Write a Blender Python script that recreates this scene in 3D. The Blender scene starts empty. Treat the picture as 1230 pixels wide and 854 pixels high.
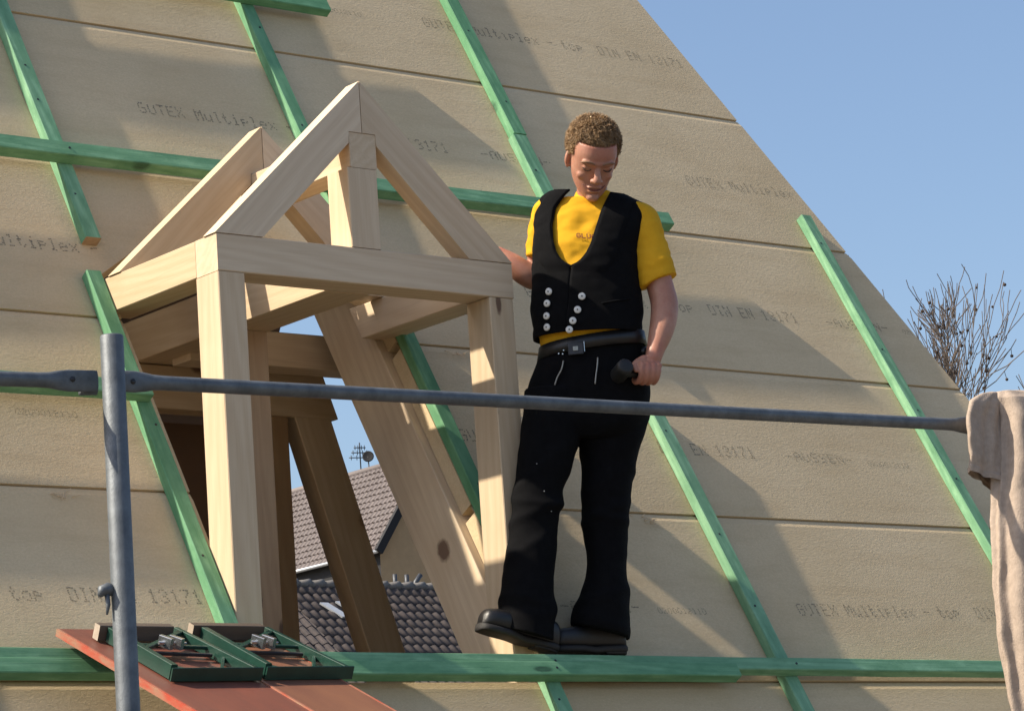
import bpy, bmesh, math, random
import numpy as np
from mathutils import Vector, Matrix, noise, Euler
random.seed(7)
scene = bpy.context.scene
COL = scene.collection

# ------------------------------------------------------------------ camera
cam_d = bpy.data.cameras.new('camera'); cam = bpy.data.objects.new('camera', cam_d); COL.objects.link(cam)
cam_d.sensor_fit = 'HORIZONTAL'; cam_d.sensor_width = 36.0; cam_d.lens = 109.12
cam_d.clip_start = 0.1; cam_d.clip_end = 3000
RX = Vector((0.78704, -0.61305, -0.06883)); DN = Vector((0.06530, 0.19374, -0.97888)); FW = Vector((0.61344, 0.76592, 0.19252))
cam.matrix_world = Matrix(((RX.x, -DN.x, -FW.x, -6.179), (RX.y, -DN.y, -FW.y, -7.897), (RX.z, -DN.z, -FW.z, -0.902), (0, 0, 0, 1)))
scene.camera = cam

# ------------------------------------------------------------------ sky and sun
SUN = Vector((-0.662, 0.296, 0.689)).normalized()          # towards the sun
sun_el = math.asin(SUN.z); sun_az = math.atan2(SUN.x, SUN.y)
world = bpy.data.worlds.new('World'); scene.world = world; world.use_nodes = True
wn = world.node_tree; wn.nodes.clear()
sky = wn.nodes.new('ShaderNodeTexSky'); sky.sky_type = 'NISHITA'; sky.sun_disc = False
sky.sun_elevation = sun_el; sky.sun_rotation = sun_az
sky.altitude = 300; sky.air_density = 1.0; sky.dust_density = 2.7; sky.ozone_density = 2.2
bg = wn.nodes.new('ShaderNodeBackground'); bg.inputs['Strength'].default_value = 0.092
wo = wn.nodes.new('ShaderNodeOutputWorld')
wn.links.new(sky.outputs[0], bg.inputs['Color']); wn.links.new(bg.outputs[0], wo.inputs['Surface'])
sd = bpy.data.lights.new('sun', 'SUN'); sd.energy = 3.9; sd.angle = math.radians(0.8); sd.color = (1.0, 0.90, 0.74)
so = bpy.data.objects.new('sun', sd); COL.objects.link(so); so.location = (-20, 5, 25)
so.rotation_euler = SUN.to_track_quat('Z', 'Y').to_euler()

# ------------------------------------------------------------------ render / exposure
scene.view_settings.view_transform = 'Standard'; scene.view_settings.look = 'None'
scene.view_settings.exposure = 0.95; scene.view_settings.gamma = 1.0
scene.view_settings.use_curve_mapping = False
scene.render.resolution_x = 1024; scene.render.resolution_y = 710

# ------------------------------------------------------------------ node helper
class NT:
    def __init__(s, name):
        s.m = bpy.data.materials.new(name); s.m.use_nodes = True
        s.t = s.m.node_tree; s.t.nodes.clear()
        s.out = s.t.nodes.new('ShaderNodeOutputMaterial')
    def n(s, typ, ins=None, **props):
        nd = s.t.nodes.new('ShaderNode' + typ)
        for k, v in props.items(): setattr(nd, k, v)
        for k, v in (ins or {}).items():
            sock = nd.inputs[k]
            if isinstance(v, bpy.types.NodeSocket): s.t.links.new(v, sock)
            else: sock.default_value = v
        return nd
    def math(s, op, a, b=0.0, c=0.0):
        return s.n('Math', {0: a, 1: b, 2: c}, operation=op).outputs[0]
    def vmath(s, op, a, b=(0, 0, 0)):
        return s.n('VectorMath', {0: a, 1: b}, operation=op).outputs[0]
    def ramp(s, fac, stops, interp='LINEAR'):
        r = s.n('ValToRGB', {'Fac': fac}); cr = r.color_ramp; cr.interpolation = interp
        while len(cr.elements) < len(stops): cr.elements.new(0.5)
        for e, (p, c) in zip(cr.elements, stops):
            e.position = p; e.color = (c if len(c) == 4 else (*c, 1)) if not isinstance(c, (int, float)) else (c, c, c, 1)
        return r.outputs[0]
    def mix(s, fac, a, b, blend='MIX'):
        m = s.n('Mix', None, data_type='RGBA', blend_type=blend)
        for sock, v in ((m.inputs[0], fac), (m.inputs[6], a), (m.inputs[7], b)):
            if isinstance(v, bpy.types.NodeSocket): s.t.links.new(v, sock)
            else: sock.default_value = v if isinstance(v, (int, float)) else ((*v, 1) if len(v) == 3 else v)
        return m.outputs[2]
    def noise(s, vec, scale, detail=4.0, rough=0.55, dist=0.0):
        return s.n('TexNoise', {'Vector': vec, 'Scale': scale, 'Detail': detail, 'Roughness': rough, 'Distortion': dist}).outputs['Fac']
    def coord(s, sc=(1, 1, 1), rnd=0.0):
        c = s.n('TexCoord').outputs['Object']
        if rnd:
            r = s.n('ObjectInfo').outputs['Random']
            c = s.vmath('ADD', c, s.n('CombineXYZ', {0: s.math('MULTIPLY', r, rnd), 1: s.math('MULTIPLY', r, rnd * .77), 2: s.math('MULTIPLY', r, rnd * 1.31)}).outputs[0])
        return s.vmath('MULTIPLY', c, sc) if sc != (1, 1, 1) else c
    def bsdf(s, color, rough=0.6, metal=0.0, bump=None, bstr=0.3, bdist=0.002, spec=None, extra=None):
        b = s.n('BsdfPrincipled', {'Roughness': rough, 'Metallic': metal})
        if isinstance(color, bpy.types.NodeSocket): s.t.links.new(color, b.inputs['Base Color'])
        else: b.inputs['Base Color'].default_value = (*color, 1)
        if spec is not None: b.inputs['Specular IOR Level'].default_value = spec
        if bump is not None:
            bp = s.n('Bump', {'Height': bump, 'Strength': bstr, 'Distance': bdist}); s.t.links.new(bp.outputs[0], b.inputs['Normal'])
        for k, v in (extra or {}).items():
            if isinstance(v, bpy.types.NodeSocket): s.t.links.new(v, b.inputs[k])
            else: b.inputs[k].default_value = v
        s.t.links.new(b.outputs[0], s.out.inputs['Surface'])
        return s.m
M = {}
def wood(name, light, mid, dark, knot, knot_amt=0.5, rough=0.62, blot=None, grain=1.0):
    t = NT(name)
    c = t.coord(rnd=31.0)
    big = t.noise(t.vmath('MULTIPLY', c, (.7, 9, 9)), 1.6, 3, .55, .6)
    bands = t.n('TexWave', {'Vector': t.vmath('ADD', t.vmath('MULTIPLY', c, (.10, 1, 1)), t.n('CombineXYZ', {1: t.math('MULTIPLY', big, .06)}).outputs[0]), 'Scale': 15.0, 'Distortion': 7.5, 'Detail': 2.0, 'Detail Scale': .7}, wave_type='BANDS', bands_direction='DIAGONAL').outputs['Fac']
    fib = t.noise(t.vmath('MULTIPLY', c, (5, 150, 150)), 1.0, 3, .6)
    col = t.mix(t.math('MULTIPLY', bands, .5 * grain), light, mid)
    col = t.mix(t.math('MULTIPLY', t.ramp(big, [(.42, 0), (.72, 1)]), .6 * grain), col, mid)
    col = t.mix(t.math('MULTIPLY', t.ramp(fib, [(.5, 0), (.78, 1)]), .30 * grain), col, dark)
    vor = t.n('TexVoronoi', {'Vector': t.vmath('MULTIPLY', c, (2.6, 8.5, 3.0)), 'Scale': 1.0, 'Randomness': 1.0})
    gate = t.math('GREATER_THAN', t.n('SeparateColor', {0: vor.outputs['Color']}).outputs[0], 1 - knot_amt)
    kd = t.math('ADD', vor.outputs['Distance'], t.math('MULTIPLY', t.math('SUBTRACT', t.noise(c, 60, 2), .5), .05))
    col = t.mix(t.math('MULTIPLY', t.ramp(kd, [(.1, 1), (.32, 0)]), t.math('MULTIPLY', gate, .55)), col, mid)
    col = t.mix(t.math('MULTIPLY', t.ramp(kd, [(.075, 1), (.12, 0)]), t.math('MULTIPLY', gate, .9)), col, knot)
    if blot:
        b = t.noise(t.vmath('MULTIPLY', c, (.45, 1, 1)), 16, 6, .7)
        col = t.mix(t.math('MULTIPLY', t.ramp(b, [(.42, 0), (.66, 1)]), .8), col, blot)
    wear = t.noise(c, 3.0, 4, .6)
    col = t.mix(t.math('MULTIPLY', t.ramp(wear, [(.5, 0), (.8, 1)]), .25), col, dark)
    # every timber a little different
    r = t.n('ObjectInfo').outputs['Random']
    hsv = t.n('HueSaturation', {'Value': t.math('MULTIPLY_ADD', r, .22, .89), 'Saturation': t.math('MULTIPLY_ADD', r, -.2, 1.08), 'Color': col})
    M[name] = t.bsdf(hsv.outputs[0], rough, bump=t.math('ADD', fib, t.math('MULTIPLY', bands, .3)), bstr=.25, bdist=.002)
wood('spruce', (.645, .50, .33), (.545, .395, .24), (.42, .285, .165), (.13, .065, .035), .42)
wood('green_stain', (.225, .45, .25), (.135, .32, .165), (.065, .195, .095), (.012, .04, .022), .5, .75, (.085, .24, .115), 1.7)
wood('brown_shade_spruce', (.42, .28, .155), (.34, .21, .11), (.24, .14, .07), (.09, .045, .025), .35)  # brown batten end grain; on attic posts a darker spruce painting interior shade
wood('grey_pale', (.42, .35, .27), (.34, .27, .2), (.25, .19, .14), (.1, .08, .06), .1)
wood('shaded_grey_wood', (.11, .082, .06), (.085, .06, .042), (.05, .036, .026), (.1, .08, .06), .2)  # bracket timbers' long faces, with their shade put into the colour

t = NT('fibreboard')
c = t.coord(rnd=17.0)
f1 = t.noise(c, 260, 3, .75); f0 = t.noise(t.vmath('MULTIPLY', c, (.8, 1.3, 1.3)), 110, 4, .75); f2 = t.noise(t.vmath('MULTIPLY', c, (1, 2.4, 2.4)), 42, 5, .75); f3 = t.noise(c, 1.7, 5, .6); f4 = t.noise(t.vmath('MULTIPLY', c, (.5, 3, 3)), 4, 5, .65)
col = t.mix(t.ramp(f3, [(.3, 0), (.7, 1)]), (.615, .47, .285), (.71, .56, .36))
col = t.mix(t.math('MULTIPLY', t.ramp(f0, [(.3, 1), (.55, 0)]), .30), col, (.40, .31, .19))
col = t.mix(t.math('MULTIPLY', t.ramp(f1, [(.3, 1), (.6, 0)]), .28), col, (.42, .33, .21))
col = t.mix(t.math('MULTIPLY', t.ramp(f0, [(.58, 0), (.78, 1)]), .32), col, (.78, .68, .50))
col = t.mix(t.math('MULTIPLY', t.ramp(f4, [(.48, 0), (.76, 1)]), .5), col, (.49, .36, .21))
col = t.mix(t.math('MULTIPLY', t.ramp(f2, [(.6, 0), (.82, 1)]), .4), col, (.36, .28, .18))
vs = t.n('TexVoronoi', {'Vector': c, 'Scale': 9.0}).outputs['Distance']
col = t.mix(t.math('MULTIPLY', t.ramp(vs, [(.02, 1), (.035, 0)]), .5), col, (.68, .6, .44))
vs2 = t.n('TexVoronoi', {'Vector': t.vmath('MULTIPLY', c, (1, .45, 1)), 'Scale': 3.1}).outputs['Distance']
col = t.mix(t.math('MULTIPLY', t.ramp(vs2, [(.012, 1), (.03, 0)]), .45), col, (.2, .155, .1))
r = t.n('ObjectInfo').outputs['Random']
hsv = t.n('HueSaturation', {'Value': t.math('MULTIPLY_ADD', r, .05, .975), 'Color': col})
hgt = t.math('ADD', t.math('ADD', t.math('MULTIPLY', f1, .5), f0), f2)
M['fibreboard'] = t.bsdf(hsv.outputs[0], .92, bump=hgt, bstr=.4, bdist=.0038, spec=.12)

def simple(name, col, rough=.6, metal=0., var=.25, scale=12., bump=0., bscale=200., spec=None, col2=None, streak=(1, 1, 1)):
    t = NT(name); c = t.coord(rnd=9.0)
    nz = t.noise(t.vmath('MULTIPLY', c, streak), scale, 5, .62)
    d = col2 or tuple(v * (1 - var) for v in col)
    cc = t.mix(t.ramp(nz, [(.32, 0), (.7, 1)]), d, col)
    bm = t.noise(c, bscale, 4, .65) if bump else None
    M[name] = t.bsdf(cc, rough, metal, bm, bump, .002, spec)
simple('galvanised', (.15, .165, .18), .55, .35, .4, 26, .35, 140, col2=(.085, .095, .105))
simple('red_film', (.21, .068, .042), .5, 0, .3, 14, .25, 150, col2=(.15, .055, .038), streak=(1, .25, 1))
simple('brown_film', (.24, .105, .055), .5, 0, .3, 10, .25, 150, col2=(.18, .075, .045), streak=(1, .25, 1))
simple('red_edge', (.30, .19, .12), .7, 0, .3, 30, .5, 90, col2=(.42, .05, .02), streak=(1, .3, 1))
simple('bracket_green', (.010, .055, .038), .42, .1, .35, 20, .2, 150)
simple('chrome', (.62, .63, .64), .25, .9, .3, 30)
simple('dark_steel', (.05, .05, .055), .45, .5, .3, 30)
simple('fleece', (.44, .35, .28), .95, 0, .22, 60, 1.0, 210, spec=.08)
simple('black_cloth', (.0045, .0045, .0055), .9, 0, .4, 40, .7, 500, spec=.12)
simple('black_leather', (.012, .011, .011), .42, 0, .3, 40, .35, 160)
simple('sole_rubber', (.016, .014, .013), .7, 0, .3, 40, .3, 120)
simple('yellow_cotton', (.72, .375, .018), .85, 0, .14, 9, .35, 500, spec=.15)
simple('button_white', (.70, .69, .65), .4, 0, .12, 60)
simple('print_red', (.20, .02, .035), .7)
simple('zip_brass', (.35, .33, .29), .35, .8, .3, 120)
simple('hair', (.42, .26, .125), .5, 0, .4, 40, .3, 300, col2=(.22, .135, .065))
simple('render_ochre', (.44, .30, .165), .9, 0, .14, 3, .4, 60)
simple('near_black', (.012, .012, .014), .8)
simple('soil', (.16, .14, .11), .95, 0, .35, .6, .3, 3)
simple('plaster', (.55, .52, .46), .9, 0, .1, 3)
simple('bark', (.15, .115, .09), .9, 0, .35, 30)
simple('seed_ball', (.075, .05, .035), .95, 0, .35, 60)
simple('clay_dark', (.085, .066, .06), .85, 0, .4, 4, .3, 40, col2=(.04, .033, .032))
simple('clay_grey', (.22, .185, .175), .75, 0, .2, 2.5, .3, 40)
simple('mortar', (.2, .185, .17), .9, 0, .3, 8)
simple('metal_light', (.6, .62, .64), .35, .4, .15, 8)
simple('grey_pipe', (.07, .075, .085), .5, .3, .2, 8)
simple('plywood_shade', (.17, .095, .05), .75, 0, .25, 3, streak=(1, 6, 1))  # dark brown has the attic shade painted into it

# lettering: worn ink, broken up by the fibres
t = NT('ink')
c = t.n('NewGeometry').outputs['Position']
a = t.math('MULTIPLY', t.ramp(t.noise(c, 220, 3, .7), [(.28, 0), (.5, 1)]), t.ramp(t.noise(c, 9, 3), [(.25, .5), (.6, 1)]))
a = t.math('MULTIPLY', a, .64)
bs = t.n('BsdfPrincipled', {'Base Color': (.10, .11, .10, 1), 'Roughness': .9})
tr = t.n('BsdfTransparent')
mx = t.n('MixShader', {0: a, 1: tr.outputs[0], 2: bs.outputs[0]})
t.t.links.new(mx.outputs[0], t.out.inputs['Surface']); M['ink'] = t.m

# ------------------------------------------------------------------ object helpers
def tag(o, label=None, cat=None, group=None, kind=None):
    if label: o['label'] = label
    if cat: o['category'] = cat
    if group: o['group'] = group
    if kind: o['kind'] = kind
    return o
def empty(name, loc=(0, 0, 0), rot=(0, 0, 0)):
    o = bpy.data.objects.new(name, None); o.location = loc; o.rotation_euler = rot; COL.objects.link(o); o.empty_display_size = .1
    return o
def local_matrix(o):
    return Matrix.LocRotScale(o.location, o.rotation_euler, o.scale)
def world_matrix(o):
    m = local_matrix(o) if o.rotation_mode != 'QUATERNION' else Matrix.LocRotScale(o.location, o.rotation_quaternion, o.scale)
    return (world_matrix(o.parent) @ m) if o.parent else m
def link(name, me, mat=None, parent=None, mw=None, smooth=False):
    """link a mesh; mw is the world matrix it should have"""
    o = bpy.data.objects.new(name, me); COL.objects.link(o)
    if mat and not me.materials: me.materials.append(M[mat] if isinstance(mat, str) else mat)
    mw = mw or Matrix.Identity(4)
    if parent:
        o.parent = parent
        mw = world_matrix(parent).inverted() @ mw
    l, q, s = mw.decompose()
    o.location = l; o.rotation_euler = q.to_euler(); o.scale = s
    if smooth: me.polygons.foreach_set('use_smooth', [True] * len(me.polygons))
    return o
def mesh(name, verts, faces, mat=None, parent=None, mw=None, smooth=False):
    me = bpy.data.meshes.new(name); me.from_pydata([tuple(v) for v in verts], [], faces); me.update()
    return link(name, me, mat, parent, mw, smooth)
def frame(origin, xdir, ydir):
    x = Vector(xdir).normalized(); y = Vector(ydir); y = (y - x * y.dot(x)).normalized(); z = x.cross(y)
    return Matrix(((x.x, y.x, z.x, origin[0]), (x.y, y.y, z.y, origin[1]), (x.z, y.z, z.z, origin[2]), (0, 0, 0, 1)))
def beam(name, p0, p1, wdir, w, h, mat='spruce', parent=None, ch=.003, cut0=None, cut1=None, jit=0.0):
    """squared timber from p0 to p1; w along wdir, h across; ends may be cut by a plane (point, normal)"""
    p0, p1 = Vector(p0), Vector(p1); mw = frame((p0 + p1) / 2, p1 - p0, wdir); inv = mw.inverted(); L = (p1 - p0).length / 2
    a, b = w / 2, h / 2
    prof = [(-a + ch, -b), (a - ch, -b), (a, -b + ch), (a, b - ch), (a - ch, b), (-a + ch, b), (-a, b - ch), (-a, -b + ch)]
    def end(x, cut):
        if cut is None: return [x] * 8
        pt = inv @ Vector(cut[0]); nm = (inv.to_3x3() @ Vector(cut[1])).normalized()
        return [pt.x - (nm.y * (y - pt.y) + nm.z * (z - pt.z)) / nm.x for y, z in prof]
    e0, e1 = end(-L, cut0), end(L, cut1)
    nseg = max(1, int(2 * L / .25)) if jit else 1
    vs = []; fs = []
    for k in range(nseg + 1):
        f = k / nseg
        dy, dz = (random.uniform(-jit, jit), random.uniform(-jit, jit)) if jit else (0, 0)
        vs += [(e0[i] * (1 - f) + e1[i] * f, prof[i][0] + dy, prof[i][1] + dz) for i in range(8)]
    fs.append(tuple(range(8))[::-1])
    for k in range(nseg):
        for i in range(8):
            j = (i + 1) % 8; fs.append((k * 8 + i, k * 8 + j, k * 8 + 8 + j, k * 8 + 8 + i))
    fs.append(tuple(nseg * 8 + i for i in range(8)))
    # profile runs counter-clockwise seen from +x
    return mesh(name, vs, fs, mat, parent, mw)
def box_beam(name, x, y, z, mat='spruce', parent=None, along='x', ch=.003):
    """axis-aligned timber from three (min, max) pairs"""
    c = [(q[0] + q[1]) / 2 for q in (x, y, z)]; s = [q[1] - q[0] for q in (x, y, z)]
    i = 'xyz'.index(along); p0 = list(c); p1 = list(c); p0[i] -= s[i] / 2; p1[i] += s[i] / 2
    if along == 'x': return beam(name, p0, p1, (0, 1, 0), s[1], s[2], mat, parent, ch)
    if along == 'y': return beam(name, p0, p1, (1, 0, 0), s[0], s[2], mat, parent, ch)
    return beam(name, p0, p1, (1, 0, 0), s[0], s[1], mat, parent, ch)
def poly_prism(name, pts, ax, ay, origin, thick, grain, mat='spruce', parent=None):
    """planar outline pts in axes ax, ay extruded by thick along ax x ay; local x follows grain"""
    ax, ay, origin = Vector(ax), Vector(ay), Vector(origin); nz = ax.cross(ay).normalized()
    w = [origin + ax * p[0] + ay * p[1] for p in pts]; ctr = sum(w, Vector()) / len(w)
    mw = frame(ctr, grain, nz); inv = mw.inverted(); n = len(pts)
    vs = [inv @ q for q in w] + [inv @ (q + nz * thick) for q in w]
    fs = [tuple(range(n))[::-1], tuple(range(n, 2 * n))] + [(i, (i + 1) % n, n + (i + 1) % n, n + i) for i in range(n)]
    return mesh(name, vs, fs, mat, parent, mw)
def tube(name, pts, rad, mat, parent=None, seg=12, caps=True, smooth=True):
    vs, fs = tube_data(pts, rad, seg, caps)
    return mesh(name, vs, fs, mat, parent, None, smooth)
def tube_data(pts, rad, seg=12, caps=True, off=0):
    pts = [Vector(p) for p in pts]; n = len(pts); vs = []; fs = []
    rad = rad if isinstance(rad, (list, tuple)) else [rad] * n
    up = None
    for i, p in enumerate(pts):
        d = (pts[min(i + 1, n - 1)] - pts[max(i - 1, 0)]).normalized()
        if up is None: up = d.orthogonal().normalized()
        u = (up - d * up.dot(d)).normalized(); v = d.cross(u); up = u
        for k in range(seg):
            a = 2 * math.pi * k / seg; vs.append(p + (u * math.cos(a) + v * math.sin(a)) * rad[i])
    for i in range(n - 1):
        for k in range(seg):
            a, b = i * seg + k, i * seg + (k + 1) % seg
            fs.append((off + a, off + b, off + b + seg, off + a + seg))
    if caps:
        fs.append(tuple(off + k for k in range(seg))[::-1]); fs.append(tuple(off + (n - 1) * seg + k for k in range(seg)))
    return vs, fs

# ------------------------------------------------------------------ roof coordinates: x along the eaves, u up the slope, n out of the roof
PITCH = math.radians(60.36); CP, SPt = math.cos(PITCH), math.sin(PITCH)
def RP(x, u, n=0.0): return Vector((x, u * CP - n * SPt, u * SPt + n * CP))
UDIR = Vector((0, CP, SPt)); NDIR = Vector((0, -SPt, CP))
ROW = 0.735
def hip_x(u): return 3.488 - .292 * u

# ================================================================== setting
gv = [(-900, -900, -5.2), (900, -900, -5.2), (900, 900, -5.2), (-900, 900, -5.2)]
g = mesh('ground', gv, [(0, 1, 2, 3)], 'soil'); tag(g, kind='structure')

# ================================================================== house under construction
house = empty('timber_house', (0, 2.9, -5.2))
tag(house, 'house under construction, steep roof clad in tan fibre boards with green battens', 'house')
hip_top = RP(hip_x(5.88), 5.88, -.03)
mesh('wall', [(x, y, z) for z in (-5.2, -1.45) for x, y in ((-7.8, -.62), (3.8, -.62), (3.8, 6.4), (-7.8, 6.4))],
     [(0, 1, 5, 4), (1, 2, 6, 5), (2, 3, 7, 6), (3, 0, 4, 7), (4, 5, 6, 7)], 'plaster', house)
a, b = RP(hip_x(-1.47), -1.47, -.03), RP(hip_x(5.88), 5.88, -.03)
mesh('hip_end_cladding', [a, (a.x, 2.9, a.z), b, (a.x - .05, a.y + .05, a.z - .02), (a.x - .05, 2.9, a.z - .02), (b.x - .08, b.y, b.z - .04)],
     [(0, 1, 2), (3, 5, 4), (0, 3, 4, 1), (1, 4, 5, 2), (2, 5, 3, 0)], 'fibreboard', house)

ly, lz, ry = 2.9, RP(0, 5.88, 0).z, 6.9  # rear roof lining, added to keep light out of the attic
ez_ = lz - (ry - ly) * math.tan(PITCH)
mesh('rear_light_screen', [(-7.8, ly, lz), (2.3, ly, lz), (2.3, ry, ez_), (-7.8, ry, ez_)] + [(-7.8, ly, lz - .05), (2.3, ly, lz - .05), (2.3, ry, ez_ - .05), (-7.8, ry, ez_ - .05)],
     [(0, 1, 2, 3), (7, 6, 5, 4), (0, 4, 5, 1), (1, 5, 6, 2), (2, 6, 7, 3), (3, 7, 4, 0)], 'plywood_shade', house)
def rear_patch(x0, x1, z0, z1):
    ya, yb = ly + (lz - z1) / math.tan(PITCH), ly + (lz - z0) / math.tan(PITCH)
    mesh('rear_light_screen', [(x0, ya, z1), (x1, ya, z1), (x1, yb, z0), (x0, yb, z0)] + [(x0, ya, z1 - .05), (x1, ya, z1 - .05), (x1, yb, z0 - .05), (x0, yb, z0 - .05)],
         [(0, 1, 2, 3), (7, 6, 5, 4), (0, 4, 5, 1), (1, 5, 6, 2), (2, 6, 7, 3), (3, 7, 4, 0)], 'plywood_shade', house)
rear_patch(2.302, 3.9, 2.6, lz); rear_patch(2.302, 3.9, ez_, .55)
TH = .06                                            # board thickness
CHU, CHN = .030, .0055                               # chamfer along the upper edge
def fibre_board(outline, top_u, xl, xr, parent):
    """one board: outline of its face in (x, u) counter-clockwise, top edge left out at top_u - CHU; the chamfer strip is added above it"""
    n = len(outline); vs = [RP(x, u, 0) for x, u in outline] + [RP(x, u, -TH) for x, u in outline]
    fs = [tuple(range(n)), tuple(range(n, 2 * n))[::-1]] + [(i, n + i, n + (i + 1) % n, (i + 1) % n) for i in range(n)]
    k = len(vs); xr2 = xr - (.292 * CHU if xr > 2.2 else 0)
    vs += [RP(xl, top_u - CHU, -.0005), RP(xr, top_u - CHU, -.0005), RP(xr2, top_u, -CHN), RP(xl, top_u, -CHN), RP(xl, top_u + .01, -CHN - .02), RP(xr2, top_u + .01, -CHN - .02)]
    fs += [(k, k + 1, k + 2, k + 3), (k + 3, k + 2, k + 5, k + 4)]
    ctr = sum(vs[:n], Vector()) / n
    mw = frame(ctr, (1, 0, 0), UDIR); inv = mw.inverted()
    return mesh('insulation_board', [inv @ v for v in vs], fs, 'fibreboard', parent, mw)
# where boards of a row meet end to end, and where their print begins
SEAMS = {-2: [-7.8, -5, -2.5, 0, 2.5], -1: [-7.8, -5.9, -3.4, -.98, 1.255], 0: [-7.8, -5, -2.53, -.907, .213, 1.256], 1: [-7.8, -6, -3.5, -.907, .213, 2.68],
         2: [-7.8, -6.7, -4.2, -1.7, .72], 3: [-7.8, -5.6, -3.1, -.925, 1.275], 4: [-7.8, -6.5, -4.0, -2.2, .196], 5: [-7.8, -5.4, -2.9, -.4, 1.2], 6: [-7.8, -6, -3.5, -1, .9], 7: [-7.8, -5, -2.5, 0]}
PRINT = {-1: [], 0: [-2.4, -1.14, 1.496], 1: [-3.41, .305], 2: [-1.56, .94], 3: [-.483, 2.119], 4: [-1.4, 1.099]}
boards = {}
for r, seams in SEAMS.items():
    u0, u1 = r * ROW + .006, (r + 1) * ROW; ut = u1 - CHU
    for i, xl in enumerate(seams):
        last = i == len(seams) - 1
        xr = seams[i + 1] if not last else None
        if r in (0, 1) and abs(xl + .907) < 1e-6: continue           # the dormer opening
        xl_ = xl + .0008
        if last: out = [(xl_, u0), (hip_x(u0), u0), (hip_x(ut), ut), (xl_, ut)]; xr_ = hip_x(ut)
        else:
            xr_ = xr - .0008; out = [(xl_, u0), (xr_, u0), (xr_, ut), (xl_, ut)]
            if r == 2 and abs(xl + 1.7) < 1e-6:
                out = [(xl_, u0), (-.907, u0), (-.907, 1.640), (-.945, 1.652), (-.62, 1.895), (-.18, 1.895), (.213, 1.66), (.213, u0), (xr_, u0), (xr_, ut), (xl_, ut)]
        boards.setdefault(r, []).append((xl, fibre_board(out, u1, xl_, xr_, house)))
for i, (x, t0, t1) in enumerate(((.180, -1.2, 4.2), (-1.0, -1.2, 4.2))):     # trimmer rafters either side of the opening
    w = .095
    beam('rafter', RP(x + w / 2, t0, -.181), RP(x + w / 2, t1, -.181), (1, 0, 0), w, .236, 'spruce', house)

# --- green battens
def nails(parent, pts):
    for p in pts:
        o = bpy.data.objects.new('nail', NAIL); COL.objects.link(o); o.parent = parent
        mw = frame(p, (1, 0, 0), UDIR); mw = world_matrix(parent).inverted() @ mw
        o.location, q, _ = mw.decompose(); o.rotation_euler = q.to_euler()
NAIL = bpy.data.meshes.new('nail')
vs, fs = tube_data([(0, 0, -.002), (0, 0, .0015)], .0045, 8); NAIL.from_pydata([tuple(v) for v in vs], [], fs); NAIL.materials.append(M['dark_steel'])
COUNTERS = []
def counter(x0, ub, ut, w=.06, xt=None, label=None, nail_u=()):
    xt = x0 if xt is None else xt
    o = beam('counter_batten', RP(x0 + w / 2, ub, .0205), RP(xt + w / 2, ut, .0205), (1, 0, 0), w, .04, 'green_stain', house, .003, jit=.0012)
    COUNTERS.append(o)
    o['label'] = label or 'green stained counter batten running up the roof slope'
    nails(o, [RP(x0 + (xt - x0) * (u - ub) / (ut - ub) + w * random.uniform(.35, .65), u, .0405) for u in nail_u])
counter(-.955, 1.80, 4.6, nail_u=(2.0, 2.45, 2.62)); ca = COUNTERS[-1]; ca.data.materials.append(M['brown_shade_spruce']); ca.data.polygons[0].material_index = 1
counter(.168, 1.95, 4.6, .056, nail_u=(2.5, 3.02))
counter(1.245, 2.622, 4.6, .066, nail_u=(2.8, 3.2))
counter(1.228, 1.66, 2.615, .07, 1.236, nail_u=(1.9, 2.42))
counter(2.650, -.55, 2.36, .056, 2.642, nail_u=(.95, 1.3, 1.62, 2.2))
counter(1.226, -1.1, 1.22, .06, nail_u=(.3, .62, 1.1))
counter(-1.006, -.9, 1.645, .056, nail_u=(.45, .98, 1.2))
counter(.214, .17, 1.56, .06, nail_u=(.8, 1.2))
counter(.150, -1.1, -.0, .06, .152, nail_u=(-.1,))
for x in (-2.2, -3.35, -4.5, -5.6): counter(x, -1.0, 4.6)
def batten(x0, x1, u_bot, w, n0=.0415, n1=.0815, du=0.0, label=None, nail_x=()):
    o = beam('roof_batten', RP(x0, u_bot + w / 2, (n0 + n1) / 2), RP(x1, u_bot + w / 2 + du, (n0 + n1) / 2), UDIR, w, n1 - n0, 'green_stain', house, .003, jit=.001)
    o['label'] = label or 'green stained batten laid level across the counter battens'
    nails(o, [RP(x, u_bot + w * .5 + du * (x - x0) / (x1 - x0), n1 + .0005) for x in nail_x])
batten(-6.5, 1.805, 2.103, .064, n1=.089, du=.055, nail_x=(-.92, .2, 1.26))
batten(-5.5, .56, 3.140, .064)
batten(-6.0, -.965, 1.072, .062, nail_x=(-.98,))
batten(-6.2, 2.75, .033, .052, du=-.048, nail_x=(-.95, .19, 1.26, 2.67), label='narrow green batten the man stands on')
batten(-6.2, .975, -.026, .054, n1=.0845, du=-.008, nail_x=(-.97, .18), label='green plank fixed below the batten the man stands on')

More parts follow.
